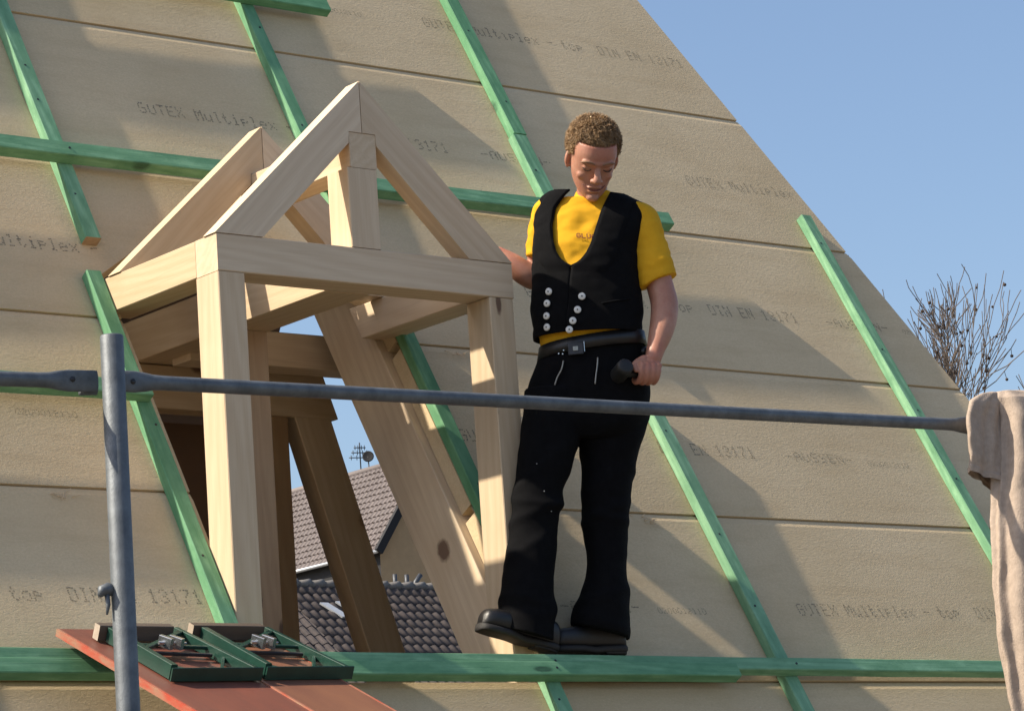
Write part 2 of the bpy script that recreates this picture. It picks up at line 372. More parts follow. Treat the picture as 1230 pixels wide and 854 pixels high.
# --- dot-matrix print on the boards
FONT = {
 'G': '01110 10001 10000 10111 10001 10001 01110', 'U': '10001 10001 10001 10001 10001 10001 01110', 'T': '11111 00100 00100 00100 00100 00100 00100',
 'E': '11111 10000 10000 11110 10000 10000 11111', 'X': '10001 10001 01010 00100 01010 10001 10001', 'M': '10001 11011 10101 10101 10001 10001 10001',
 'u': '00000 00000 10001 10001 10001 10011 01101', 'l': '01100 00100 00100 00100 00100 00100 01110', 't': '01000 01000 11100 01000 01000 01001 00110',
 'i': '00100 00000 01100 00100 00100 00100 01110', 'p': '00000 00000 11110 10001 11110 10000 10000', 'e': '00000 00000 01110 10001 11111 10000 01110',
 'x': '00000 00000 10001 01010 00100 01010 10001', '-': '00000 00000 00000 11111 00000 00000 00000', 'o': '00000 00000 01110 10001 10001 10001 01110',
 'D': '11110 10001 10001 10001 10001 10001 11110', 'I': '01110 00100 00100 00100 00100 00100 01110', 'N': '10001 11001 10101 10101 10011 10001 10001',
 '1': '00100 01100 00100 00100 00100 00100 01110', '3': '01110 10001 00001 00110 00001 10001 01110', '7': '11111 00001 00010 00100 01000 01000 01000',
 'A': '01110 10001 10001 11111 10001 10001 10001', 'S': '01111 10000 10000 01110 00001 00001 11110', '0': '01110 10001 10001 10001 10001 10001 01110', '2': '01110 10001 00001 00110 01000 10000 11111'}
OPEN = [(-.945, 1.66)]
def visible_on_board(x, u, r):
    if r in (0, 1) and -.90 < x < .21: return False
    if r == 2 and -.9 < x < .2 and u < 1.9: return False
    return x < hip_x(u) - .01
def print_line(r, x0, text, adv, hgt, u, fade=1.0):
    vs, fs = {}, {}
    d = adv * .78 / 5; dz = hgt / 7
    for k, chs in enumerate(text):
        if chs == ' ': continue
        for j, row in enumerate(FONT[chs].split()):
            for i, bit in enumerate(row):
                if bit == '0' or random.random() < .07: continue
                x = x0 + k * adv + (i + .5) * d + random.gauss(0, .0008); uu = u + (7 - j - .5) * dz + random.gauss(0, .0008)
                if not visible_on_board(x, uu, r): continue
                hx, hz = d * .46, dz * .36
                bi = max((q for q in range(len(boards[r])) if boards[r][q][0] <= x), default=0)
                V = vs.setdefault(bi, []); F = fs.setdefault(bi, []); m = len(V)
                V += [RP(x - hx, uu - hz, .0012), RP(x + hx, uu - hz, .0012), RP(x + hx, uu + hz, .0012), RP(x - hx, uu + hz, .0012)]; F.append((m, m + 1, m + 2, m + 3))
    for bi in vs: tag(mesh('printed_lettering', vs[bi], fs[bi], 'ink', boards[r][bi][1]), kind='stuff')
for r, starts in PRINT.items():
    for s in starts:
        ub = r * ROW + .29
        if s != -1.14: print_line(r, s, 'GUTEX Multiplex - top  DIN EN 13171', .0397, .056, ub)
        print_line(r, s + 1.541, '-AUSSEN-', .0445, .046, ub)
        print_line(r, s + 1.968, '0200012110', .0225, .026, ub - .002)

# splinters and sawdust lying in the joints
cv, cf = [], []; rc = random.Random(3)
for x, u in ((-1.42, .70), (-1.40, .695), (-1.36, .69), (.93, .705), (.95, .71), (.97, .70), (-.45, 2.05), (-.40, 2.06), (-.35, 2.045), (-.3, 2.055), (-.26, 2.04), (.45, 1.43), (.5, 1.435), (.56, 1.44), (.62, 1.432)):
    for k in range(3):
        L = rc.uniform(.012, .045); a = rc.gauss(0, .5); q = RP(x + rc.gauss(0, .02), u + rc.gauss(0, .008), .004); d = (Vector((1, 0, 0)) * math.cos(a) + UDIR * math.sin(a) + NDIR * rc.uniform(0, .25)).normalized()
        w = d.cross(NDIR).normalized() * rc.uniform(.001, .0025); m = len(cv); cv += [q - w, q + w, q + d * L + w * .4 + NDIR * .002, q + d * L - w * .4 + NDIR * .002, q + NDIR * .003]; cf += [(m, m + 1, m + 4), (m + 1, m + 2, m + 4), (m + 2, m + 3, m + 4), (m + 3, m, m + 4)]
tag(mesh('wood_splinters', cv, cf, 'spruce', house), kind='stuff')

# ================================================================== dormer frame
dorm = empty('dormer_frame', (-.355, .15, 0))
tag(dorm, 'pale new timber dormer frame with pointed gable standing out of the roof', 'dormer frame')
RY = lambda z, n=0.0: (z - n * CP) / SPt * CP - n * SPt       # Y of the roof (offset n) at height z
cutp = (RP(0, 1.6, -.05), NDIR)
box_beam('post', (-.945, -.845), (.081, .211), (-.25, 1.298), parent=dorm, along='z')
box_beam('post', (.132, .232), (.081, .211), (-.25, 1.298), parent=dorm, along='z')
box_beam('front_beam', (-.945, .235), (.08, .205), (1.30, 1.421), parent=dorm, along='x')
beam('wall_plate', (-.8875, .207, 1.3605), (-.8875, .9, 1.3605), (1, 0, 0), .115, .121, parent=dorm, cut1=cutp)
beam('wall_plate', (.175, .207, 1.3605), (.175, .9, 1.3605), (1, 0, 0), .12, .121, parent=dorm, cut1=cutp)
box_beam('centre_beam', (-.452, -.275), (.207, 2.1), (1.297, 1.450), parent=dorm, along='y')
box_beam('king_post', (-.421, -.304), (.0805, .20), (1.4225, 1.690), parent=dorm, along='z')
beam('ridge_beam', (-.355, .0815, 1.751), (-.355, 1.0, 1.751), (1, 0, 0), .106, .118, parent=dorm, cut1=(RP(0, 2, -.03), NDIR))
AP = -.356
def rafter_pair(y0, th, zt):
    left = [(-.950, 1.4225), (-.768, 1.4225), (-.412, 1.772), (-.409, 1.8115), (AP - .0015, 1.8115), (AP - .0015, zt)]
    for s in (1, -1):
        pts = [(AP + s * (x - AP), z) for x, z in left]
        if s < 0: pts = pts[::-1]
        poly_prism('rafter', pts, (1, 0, 0), (0, 0, 1), (0, y0 + th, 0), th, (s * .72, 0, .69), parent=dorm)
rafter_pair(.079, .072, 1.988)
rafter_pair(.662, .075, 1.984)

# timbers behind the opening, inside the roof
inner = empty('attic_frame', (-.1, 1.3, -1.45))
tag(inner, 'shaded timber posts and beams inside the attic behind the dormer opening', 'timber frame')
box_beam('post', (-.40, -.285), (.80, .92), (-1.44, 1.296), mat='brown_shade_spruce', parent=inner, along='z')
box_beam('cross_beam', (-.345, .62), (1.20, 1.32), (1.272, 1.40), parent=inner, along='x')
beam('cross_beam', (-1.1, 1.45, 1.214), (.39, 1.45, 1.214), (0, 1, 0), .10, .158, parent=inner, cut1=((.39, 1.45, 1.214), (.94, 0, .34)))
box_beam('post', (.075, .200), (1.41, 1.51), (-1.44, 1.134), mat='brown_shade_spruce', parent=inner, along='z')
beam('brace', (.300, 1.452, 1.17), (.76, 1.452, -.27), (0, 1, 0), .088, .155, parent=inner)
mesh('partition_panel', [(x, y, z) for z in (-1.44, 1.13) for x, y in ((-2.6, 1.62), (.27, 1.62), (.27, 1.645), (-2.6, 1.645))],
     [(0, 1, 5, 4), (1, 2, 6, 5), (2, 3, 7, 6), (3, 0, 4, 7), (4, 5, 6, 7), (3, 2, 1, 0)], 'plywood_shade', inner)
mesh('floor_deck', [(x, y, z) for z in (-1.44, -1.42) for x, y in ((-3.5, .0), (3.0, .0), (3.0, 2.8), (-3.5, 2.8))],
     [(0, 1, 5, 4), (1, 2, 6, 5), (2, 3, 7, 6), (3, 0, 4, 7), (4, 5, 6, 7), (3, 2, 1, 0)], 'plywood_shade', house)

# ================================================================== scaffold
scaf = empty('scaffold', (-2.85, -2.41, -5.2))
tag(scaf, 'grey galvanised scaffold pole and guard rail in front of the roof', 'scaffold')
def pole(x, top, pinz=None):
    o = tube('scaffold_pole', [(x, -2.41, -5.2), (x, -2.41, top - .003), (x, -2.41, top)], [.0245, .0245, .0225], 'galvanised', scaf, 24)
    return o
p1 = pole(-2.853, .449); pole(-.13, .36)
def guard_rail(xa, xb, za, zb, y=-2.362, r=.0158):
    """tube with both ends hammered flat for the locking pins"""
    L = xb - xa; st = [0, .07, .095, .115, .14, .3, .5, .7]; st = st[:6] + [f * L for f in (.25, .5, .75)] + [L - s for s in st[:6][::-1]]
    vs, fs = [], []; seg = 18
    for s in st:
        d = min(s, L - s); k = min(1, max(0, (d - .07) / .06)); k = k * k * (3 - 2 * k)
        hy = .0055 + (r - .0055) * k; hz = .0235 + (r - .0235) * k; x = xa + s; z = za + (zb - za) * s / L
        vs += [(x, y + hy * math.cos(2 * math.pi * i / seg), z + hz * math.sin(2 * math.pi * i / seg)) for i in range(seg)]
    n = len(st)
    for q in range(n - 1):
        for i in range(seg):
            a, b = q * seg + i, q * seg + (i + 1) % seg; fs.append((a, a + seg, b + seg, b))
    fs += [tuple(range(seg)), tuple((n - 1) * seg + i for i in range(seg))[::-1]]
    o = mesh('guard_rail', vs, fs, 'galvanised', scaf, None, True)
    for sx, sz in ((xa + .062, za), (xb - .062, zb)):
        tube('pin_hole', [(sx, y - .0075, sz), (sx, y + .0075, sz)], .006, 'dark_steel', o, 10)
    return o
guard_rail(-2.842, -.17, .363, .404); guard_rail(-5.3, -2.864, .27, .359)
tube('locking_pin', [(-2.90, -2.35, .335), (-2.86, -2.35, .338)], .006, 'galvanised', scaf, 10)
hk = tube('cam_lock', [(-2.868, -2.40, -.088), (-2.884, -2.402, -.085), (-2.898, -2.402, -.089), (-2.904, -2.402, -.100)], [.012, .014, .012, .005], 'galvanised', scaf, 12)
tube('hook', [(-2.888, -2.404, -.095), (-2.886, -2.404, -.118), (-2.890, -2.404, -.138)], [.006, .005, .0025], 'galvanised', hk, 8)

# ================================================================== shuttering panels and roof brackets
PA = math.radians(25); PV = Vector((0, -math.cos(PA), -math.sin(PA))); PN = Vector((0, -math.sin(PA), math.cos(PA))); P0 = Vector((-1.64, -.031, .148))
def PP(x, v, h=0.0): return P0 + Vector((x, 0, 0)) + PV * v + PN * h
def panel(x0, x1, v0, mat, label, skew=0.0, h=0.0):
    root = empty('shuttering_panel', PP((x0 + x1) / 2, 1.0, h - .012))
    tag(root, label, 'panel', 'shuttering panels leaning on the roof edge')
    V1 = 1.9
    mw = frame(PP((x0 + x1) / 2, .9, h), (1, 0, 0), -PV); inv = mw.inverted()
    def prism(nm, xa, xb, sk_a, sk_b, m, d=0.0, va=v0, vb=V1):
        c = [PP(xa, va, h + d), PP(xb, va, h + d), PP(xb + sk_b, vb, h + d), PP(xa + sk_a, vb, h + d)]
        c += [q - PN * (.021 + 2 * d) for q in c]
        mesh(nm, [inv @ q for q in c], [(0, 3, 2, 1), (4, 5, 6, 7), (0, 1, 5, 4), (1, 2, 6, 5), (2, 3, 7, 6), (3, 0, 4, 7)], m, root, mw)
    prism('face_sheet', x0 + .008, x1 - .008, skew, skew, mat)
    prism('edge_strip', x0, x0 + .008, skew, skew, 'red_edge', .0006); prism('edge_strip', x1 - .008, x1, skew, skew, 'red_edge', .0006)
panel(0.0, .392, 0.0, 'red_film', 'red shuttering panel with worn orange edge at lower left, left of two', .10)
panel(.400, .690, .02, 'brown_film', 'brown shuttering panel at lower left, right of two', .04, .003)
def bracket(ox, ov, label):
    root = empty('roof_bracket', PP(ox + .15, ov + .3)); tag(root, label, 'bracket', 'steel roof brackets lying on the panels')
    def bar(nm, x0, v0, x1, v1, w, h, m='bracket_green', hb=.004, par=None):
        a, b = PP(ox + x0, ov + v0, hb + h / 2), PP(ox + x1, ov + v1, hb + h / 2)
        d = (b - a).normalized(); return beam(nm, a, b, d.cross(PN), w, h, m, par or root, .0015)
    wb = bar('wooden_batten', -.035, .115, .215, .115, .03, .046, 'shaded_grey_wood', .006); wb.data.materials.append(M['grey_pale']); wb.data.polygons[0].material_index = wb.data.polygons[len(wb.data.polygons) - 1].material_index = 1  # shade-darkened tone on the long faces, pale tone on the ends
    bar('side_rail', .0, .135, .015, .475, .022, .045); bar('side_rail', .245, .095, .295, .465, .016, .036)
    bar('end_bar', .0, .490, .310, .480, .006, .040); bar('end_bar', .01, .478, .30, .468, .03, .006)
    bar('strut', .012, .30, .24, .13, .016, .012, hb=.028); bar('strut', .012, .23, .262, .25, .014, .010, hb=.022)
    bar('strut', .02, .36, .13, .47, .014, .010, hb=.012); bar('strut', .27, .33, .18, .47, .010, .016, hb=.010)
    bar('strut', .03, .27, .255, .29, .012, .010, 'dark_steel', hb=.012)
    for dx in (.10, .135):
        c = bar('clamp', dx, .245, dx + .018, .285, .016, .034, 'chrome', hb=.03)
    bar('clamp_bolt', .085, .265, .175, .268, .009, .009, 'chrome', hb=.040)
bracket(.098, .0, 'dark green steel roof bracket on the red panel, left of two')
bracket(.425, -.015, 'dark green steel roof bracket on the brown panel, right of two')

# ================================================================== fleece jacket hung over the rail end
jk = empty('fleece_jacket', (-.35, -2.41, -.7)); tag(jk, 'beige fleece jacket hanging over the scaffold rail end at the right edge', 'jacket')
def cloth_loft(name, rows, n, fold, mat, parent, seed=0, amp=.008):
    """closed hanging cloth: rows of (centre, half width vector, half depth) with vertical folds"""
    vs, fs = [], []; m = len(rows)
    for k, (c, hw, hd) in enumerate(rows):
        c, hw = Vector(c), Vector(hw); dep = Vector((-hw.y, hw.x, 0)).normalized()
        f = min(1, k / (m * .35))
        for i in range(n):
            a = 2 * math.pi * i / n; s = 1 + f * (fold * math.sin(3 * a + seed + 1.6 * k / m) + fold * .55 * math.sin(5 * a + 1.3 * seed - 1.9 * k / m) + fold * .3 * math.sin(11 * a + 2.1 * seed + 2.5 * k / m))
            p = c + hw * math.cos(a) * (1 + .25 * (s - 1)) + dep * math.sin(a) * hd * s
            nz = noise.noise_vector(p * 9 + Vector((seed, 0, 0))) * amp + noise.noise_vector(p * 28) * amp * .35
            vs.append(p + nz)
    for k in range(m - 1):
        for i in range(n):
            a, b = k * n + i, k * n + (i + 1) % n; fs.append((a, a + n, b + n, b))
    fs += [tuple(range(n))]
    return mesh(name, vs, fs, mat, parent, None, True)
def interp_rows(keys, m):
    out = []
    for q in range(m):
        f = q / (m - 1) * (len(keys) - 1); i = min(int(f), len(keys) - 2); w = f - i; w2 = w
        a, b = keys[i], keys[i + 1]
        out.append(([x + (y - x) * w2 for x, y in zip(a[0], b[0])], [x + (y - x) * w2 for x, y in zip(a[1], b[1])], a[2] + (b[2] - a[2]) * w2))
    return out
body = interp_rows([((-.09, -2.405, .497), (.035, 0, 0), .012), ((-.075, -2.41, .489), (.10, .01, 0), .034), ((-.05, -2.415, .468), (.145, .01, 0), .048), ((-.03, -2.42, .41), (.17, .01, 0), .055), ((.0, -2.43, .24), (.238, .01, 0), .06),
    ((.0, -2.44, .06), (.284, .01, 0), .065), ((.0, -2.44, -.15), (.300, .01, 0), .07), ((.01, -2.44, -.36), (.285, .01, 0), .072), ((.02, -2.43, -.75), (.28, .01, 0), .07)], 110)
jb = cloth_loft('body_panel', body, 160, .30, 'fleece', jk, 1.0, .007)
slv = interp_rows([((-.12, -2.395, .489), (.04, 0, 0), .012), ((-.14, -2.40, .480), (.085, .01, 0), .020), ((-.17, -2.405, .455), (.100, .01, 0), .026), ((-.195, -2.405, .41), (.094, .01, -.004), .027), ((-.212, -2.41, .35), (.086, .01, -.010), .027), ((-.225, -2.41, .29), (.074, .01, -.018), .026), ((-.226, -2.41, .262), (.072, .005, -.022), .025), ((-.226, -2.41, .256), (.075, .005, -.022), .027), ((-.226, -2.41, .244), (.074, .005, -.022), .026)], 60)
sl = cloth_loft('sleeve', slv, 100, .30, 'fleece', jk, 3.4, .006)
def stitched(name, pts, mat, target):
    o = mesh(name, pts, [tuple(range(len(pts)))], mat, target)
    m = o.modifiers.new('s', 'SUBSURF'); m.subdivision_type = 'SIMPLE'; m.levels = m.render_levels = 3
    w = o.modifiers.new('w', 'SHRINKWRAP'); w.target = target; w.wrap_method = 'PROJECT'; w.use_project_y = True; w.use_negative_direction = True; w.use_positive_direction = True; w.offset = .0025; w.wrap_mode = 'ABOVE_SURFACE'
    return o
stitched('red_emblem', [(-.105, -2.56, .215), (-.03, -2.56, .225), (-.03, -2.56, .30), (-.085, -2.56, .275)], 'print_red', jb)
for x, z in ((-.115, .325), (-.07, .345)): stitched('stitched_letter', [(x, -2.56, z), (x + .007, -2.56, z), (x + .011, -2.56, z + .022), (x + .004, -2.56, z + .022)], 'dark_steel', jb)
stitched('stitched_letter', [(-.062, -2.56, .344), (-.045, -2.56, .348), (-.044, -2.56, .354), (-.061, -2.56, .350)], 'dark_steel', jb)
stitched('stitched_letter', [(-.098, -2.56, .326), (-.092, -2.56, .327), (-.089, -2.56, .348), (-.095, -2.56, .347)], 'dark_steel', jb)

# ================================================================== neighbouring houses
def hmesh(name, vs, fs, mat, par): return mesh(name, vs, fs, mat, par)
# lower house: ridge parallel to ours, weathered pantiles
h2 = empty('neighbour_house', (44, 64, -5.2)); tag(h2, 'neighbour house with weathered dark pantile roof seen low through the dormer', 'house')
RZ, RYY, PI2 = 9.40, 60.0, math.radians(38); X0, X1 = 34.0, 52.0
sd2 = Vector((0, -math.cos(PI2), -math.sin(PI2))); nn2 = Vector((0, -math.sin(PI2), math.cos(PI2)))
ey = RYY - 6.6 * math.cos(PI2); ez = RZ - 6.6 * math.sin(PI2)
hmesh('wall', [(x, y, z) for z in (-5.2, ez) for x, y in ((X0 + .3, ey + .4), (X1 - .3, ey + .4), (X1 - .3, 2 * RYY - ey - .4), (X0 + .3, 2 * RYY - ey - .4))],
      [(0, 1, 5, 4), (1, 2, 6, 5), (2, 3, 7, 6), (3, 0, 4, 7)], 'plaster', h2)
rf2 = hmesh('roof', [(X0, RYY, RZ - .05), (X1, RYY, RZ - .05), (X1, ey, ez - .05), (X0, ey, ez - .05), (X1, 2 * RYY - ey, ez - .05), (X0, 2 * RYY - ey, ez - .05)],
            [(3, 2, 1, 0), (0, 1, 4, 5), (0, 5, 3), (1, 2, 4)], 'clay_dark', h2)
TWd, TLn = .285, .43
def pantile_data(org, jit=0.0):
    vs, fs = [], []; n = 6; o = Vector(org)
    tw = random.uniform(-.012, .012) * (1 if jit else 0)
    for k, v in enumerate((-.02, TLn + .03)):
        for i in range(n + 1):
            f = i / n; z = .038 * math.sin(f * 2 * math.pi - .5) + (.035 if k else .012) + tw * f
            vs.append(o + Vector((f * (TWd + .012), 0, 0)) + sd2 * v + nn2 * z)
    m = n + 1
    vs += [v - nn2 * .022 for v in vs[m:2 * m]]
    for i in range(n): fs.append((i, i + m, i + m + 1, i + 1)); fs.append((i + m, i + 2 * m, i + 2 * m + 1, i + m + 1))
    return vs, fs
me_t = []
for q in range(4):
    vs, fs = pantile_data((0, 0, 0), 1); me = bpy.data.meshes.new('roof_tile'); me.from_pydata([tuple(v) for v in vs], [], fs); me.materials.append(M['clay_dark']); me.polygons.foreach_set('use_smooth', [True] * len(fs)); me_t.append(me)
bigv, bigf = [], []
ncol = int((X1 - X0) / TWd); nrow = 15
for cidx in range(ncol):
    x = X0 + cidx * TWd
    for rr in range(nrow):
        o = Vector((x, RYY, RZ)) + sd2 * (rr * TLn + .02)
        if 39.6 < x < 46.4 and rr < 11:
            ob = bpy.data.objects.new('roof_tile', random.choice(me_t)); COL.objects.link(ob); ob.parent = rf2
            ob.location = world_matrix(rf2).inverted() @ (o + nn2 * random.uniform(0, .012)); ob.rotation_euler = (0, 0, random.uniform(-.012, .012))
        else:
            vs, fs = pantile_data(o, 1); k = len(bigv); bigv += vs; bigf += [tuple(i + k for i in f) for f in fs]
tag(hmesh('far_roof_tiles', bigv, bigf, 'clay_dark', rf2), kind='stuff')
for cidx in range(ncol // 2 + 1):
    x = X0 + cidx * .42
    if not 39 < x < 47: continue
    vs, fs = tube_data([(x, RYY, RZ + .02), (x + .30, RYY, RZ + .045), (x + .46, RYY, RZ + .06)], [.11, .12, .135], 10); mesh('ridge_tile', vs, fs, 'mortar', rf2, None, True)
for dx, rr in ((0, 2.4), (.55, 2.2)):
    a = Vector((40.45 + dx, RYY, RZ)) + sd2 * (TLn * rr) + nn2 * .09
    mesh('glass_tile', [a, a + Vector((.26, 0, 0)), a + Vector((.56, 0, 0)) + sd2 * .72, a + Vector((.30, 0, 0)) + sd2 * .72, a - nn2 * .05, a + Vector((.26, 0, 0)) - nn2 * .05, a + Vector((.56, 0, 0)) + sd2 * .72 - nn2 * .05, a + Vector((.30, 0, 0)) + sd2 * .72 - nn2 * .05],
         [(0, 3, 2, 1), (0, 1, 5, 4), (1, 2, 6, 5), (2, 3, 7, 6), (3, 0, 4, 7)], 'metal_light', rf2)
for x, hh in ((43.8, .42), (44.2, .42)):
    tube('vent_pipe', [(x, 60.3, RZ - .1), (x, 60.3, RZ + hh)], .06, 'grey_pipe', h2, 12)
tube('vent_pipe', [(44.45, 60.3, RZ - .1), (44.5, 60.3, RZ + .22), (44.68, 60.3, RZ + .42)], .07, 'grey_pipe', h2, 12)

# upper house: gable end towards us, pale tile slope to the left
h1 = empty('neighbour_house', (60, 90, -5.2)); tag(h1, 'ochre neighbour house with pale grey tile roof and aerial seen through the dormer', 'house')
GX, GZ, EX, EZ, GY, BY = 60.07, 17.3, 57.62, 13.72, 80.0, 104.0
WX = 2 * GX - EX
hmesh('gable_wall', [(EX + .25, GY + .3, -5.2), (WX - .25, GY + .3, -5.2), (WX - .25, GY + .3, EZ + .2), (GX, GY + .3, GZ - .12), (EX + .25, GY + .3, EZ + .2)], [(0, 1, 2, 3, 4)], 'render_ochre', h1)
hmesh('side_wall', [(EX + .25, GY + .3, -5.2), (EX + .25, GY + .3, EZ + .25), (EX + .25, BY, EZ + .25), (EX + .25, BY, -5.2)], [(0, 1, 2, 3)], 'near_black', h1)  # near-black wall colour stands in for the shadow under the eave
hmesh('back_wall', [(WX - .25, GY + .3, -5.2), (WX - .25, BY, -5.2), (WX - .25, BY, EZ + .2), (WX - .25, GY + .3, EZ + .2)], [(0, 1, 2, 3)], 'render_ochre', h1)
rf1 = hmesh('roof', [(EX, GY, EZ), (GX, GY, GZ), (WX, GY, EZ), (EX, BY, EZ), (GX, BY, GZ), (WX, BY, EZ)], [(0, 1, 4, 3), (1, 2, 5, 4)], 'clay_grey', h1)
e = Vector((GX - EX, 0, GZ - EZ)); SL = e.length; e.normalize(); en = Vector((-e.z, 0, e.x)).normalized()
if en.z < 0: en = -en
bigv, bigf = [], []
rows = 15; lt = SL / rows
for rr in range(rows):
    for cc in range(int((BY - GY) / .27)):
        y = GY + cc * .27 + (.135 if rr % 2 else 0); o = Vector((EX, y, EZ)) + e * (rr * lt)
        z0 = .075 + random.uniform(-.008, .012); prof = [(0, 0), (.05, .06), (.13, .03), (.22, .0), (.262, .03)]
        k = len(bigv)
        for py, pz in prof: bigv.append(o + Vector((0, py, 0)) + en * (z0 + pz))
        for py, pz in prof: bigv.append(o + Vector((0, py, 0)) + e * (lt * 1.12) + en * (.02 + pz))
        for py, pz in prof: bigv.append(o + Vector((0, py, 0)) + en * (z0 + pz - .09))
        for i in range(4): bigf.append((k + i, k + 5 + i, k + 6 + i, k + 1 + i)); bigf.append((k + i, k + i + 1, k + 11 + i, k + 10 + i))
tag(hmesh('roof_tiles', bigv, bigf, 'clay_grey', rf1), kind='stuff')
beam('verge_board', (EX - .05, GY - .03, EZ - .02), (GX, GY - .03, GZ + .02), (0, 1, 0), .16, .30, 'near_black', rf1)
beam('verge_board', (WX + .05, GY - .03, EZ - .02), (GX, GY - .03, GZ + .02), (0, 1, 0), .16, .30, 'near_black', rf1)
tube('ridge_cap', [(GX, GY, GZ + .03), (GX, BY, GZ + .03)], .13, 'clay_grey', rf1, 10)
tube('gutter', [(EX - .07, GY, EZ + .0), (EX - .07, BY, EZ + .0)], .07, 'metal_light', rf1, 8)
an = tube('aerial', [(60.07, 84.2, 17.2), (60.07, 84.2, 18.45)], .025, 'dark_steel', h1, 6)
for i, f in enumerate((.55, .7, .85)):
    p = Vector((60.07, 84.2, 17.2 + 1.25 * f)); w = .42 - .1 * i
    tube('aerial_arm', [p - Vector((w, -.3 * w, 0)), p + Vector((w, -.3 * w, 0))], .02, 'dark_steel', an, 5)
    for q in (-.8, -.3, .3, .8): tube('aerial_arm', [p + Vector((w * q, -.3 * w * q, -.09)), p + Vector((w * q, -.3 * w * q, .09))], .014, 'dark_steel', an, 4)
dc = Vector((60.07, 83.7, 17.85)); vs = [dc]; fs = []
fd = Vector((-.62, -.75, .2)).normalized(); u_ = fd.orthogonal().normalized(); v_ = fd.cross(u_)
for k, rr in enumerate((.11, .17, .21)):
    for i in range(16): vs.append(dc + (u_ * math.cos(i * math.pi / 8) + v_ * math.sin(i * math.pi / 8)) * rr + fd * (rr * rr * .7))
for i in range(16):
    j = (i + 1) % 16; fs.append((0, 1 + i, 1 + j)); fs.append((1 + i, 17 + i, 17 + j, 1 + j)); fs.append((17 + i, 33 + i, 33 + j, 17 + j))
ds = mesh('satellite_dish', vs, fs, 'near_black', h1, None, True); so_ = ds.modifiers.new('s', 'SOLIDIFY'); so_.thickness = .03
tube('dish_arm', [dc, dc + Vector((.1, .1, -1.3))], .025, 'dark_steel', ds, 6)

# ================================================================== bare trees with seed balls
def bare_tree(base, height, spread, seed, label):
    rnd = random.Random(seed); root = empty('bare_tree', base); tag(root, label, 'tree', 'bare trees behind the roof')
    V, F, balls = [], [], []
    trunkV, trunkF = [], []
    base = Vector(base)
    def grow(p, d, L, r, depth):
        n = 4; pts = [p]; rad = [r]; q = p.copy(); dd = d.copy()
        for i in range(n):
            dd = (dd + Vector((rnd.gauss(0, .17), rnd.gauss(0, .17), rnd.gauss(.05, .10)))).normalized(); q = q + dd * (L / n); pts.append(q.copy()); rad.append(max(.0030, r * (1 - .62 * (i + 1) / n)))
        vs, fs = tube_data(pts, rad, 8 if depth == 0 else 5, False, len(trunkV) if depth == 0 else len(V))
        if depth == 0: trunkV.extend(vs); trunkF.extend(fs)
        else: V.extend(vs); F.extend(fs)
        if depth >= 4:
            for _ in range(rnd.choice((0, 0, 0, 1))):
                k = rnd.randint(2, n); b = pts[k] + Vector((rnd.gauss(0, .02), rnd.gauss(0, .02), -rnd.uniform(.0, .05))); balls.append((b, rnd.uniform(.011, .018), pts[k]))
            return
        cnt = (11, 7, 6, 6)[depth]
        for c in range(cnt):
            k = rnd.uniform(.35, 1.0) * n; i = min(int(k), n - 1); pp = pts[i].lerp(pts[i + 1], k - i)
            az = rnd.uniform(0, 2 * math.pi); tilt = rnd.uniform(.25, .75) if depth else rnd.uniform(.35, .8)
            nd = (dd * math.cos(tilt) + (dd.orthogonal().normalized() * math.cos(az) + dd.cross(dd.orthogonal().normalized()) * math.sin(az)) * math.sin(tilt) + Vector((0, 0, .25))).normalized()
            grow(pp, nd, L * rnd.uniform(.42, .62) if depth else spread * (1.75 - 1.05 * k / n) * rnd.uniform(.85, 1.1), rad[min(i + 1, n)] * (.62 if depth else .5), depth + 1)
    grow(base, Vector((0, 0, 1)), height * .58, .16, 0)
    zs = sorted(v.z for v in V); top = zs[int(len(zs) * .995)]; k = (base.z + height - base.z) / (top - base.z)
    sc = lambda v: Vector((v.x, v.y, base.z + (v.z - base.z) * k))
    mesh('trunk', [sc(v) for v in trunkV], trunkF, 'bark', root, None, True)
    mesh('crown', [sc(v) for v in V], F, 'bark', root, None, True)
    bv, bf = [], []
    ico = bmesh.new(); bmesh.ops.create_icosphere(ico, subdivisions=1, radius=1.0); iv = [v.co.copy() for v in ico.verts]; ifc = [[v.index for v in f.verts] for f in ico.faces]; ico.free()
    for b, r, a in balls:
        m = len(bv); bv += [sc(b) + v * r for v in iv]; bf += [tuple(m + i for i in f) for f in ifc]
        m = len(bv); s_ = Vector((.0035, 0, 0)); bv += [sc(a) - s_, sc(a) + s_, sc(b) + s_, sc(b) - s_]; bf.append((m, m + 1, m + 2, m + 3))
    tag(mesh('seed_balls', bv, bf, 'seed_ball', root, None, True), kind='stuff')
bare_tree((12.3, 8.8, -5.2), 9.0, 2.1, 11, 'bare tree dotted with dark seed balls rising behind the roof hip')
bare_tree((13.65, 10.3, -5.2), 9.3, 2.1, 5, 'bare leafless tree directly above the beige jacket')
bare_tree((14.6, 10.4, -5.2), 10.35, 2.0, 23, 'tall bare tree at the far right edge of the picture')

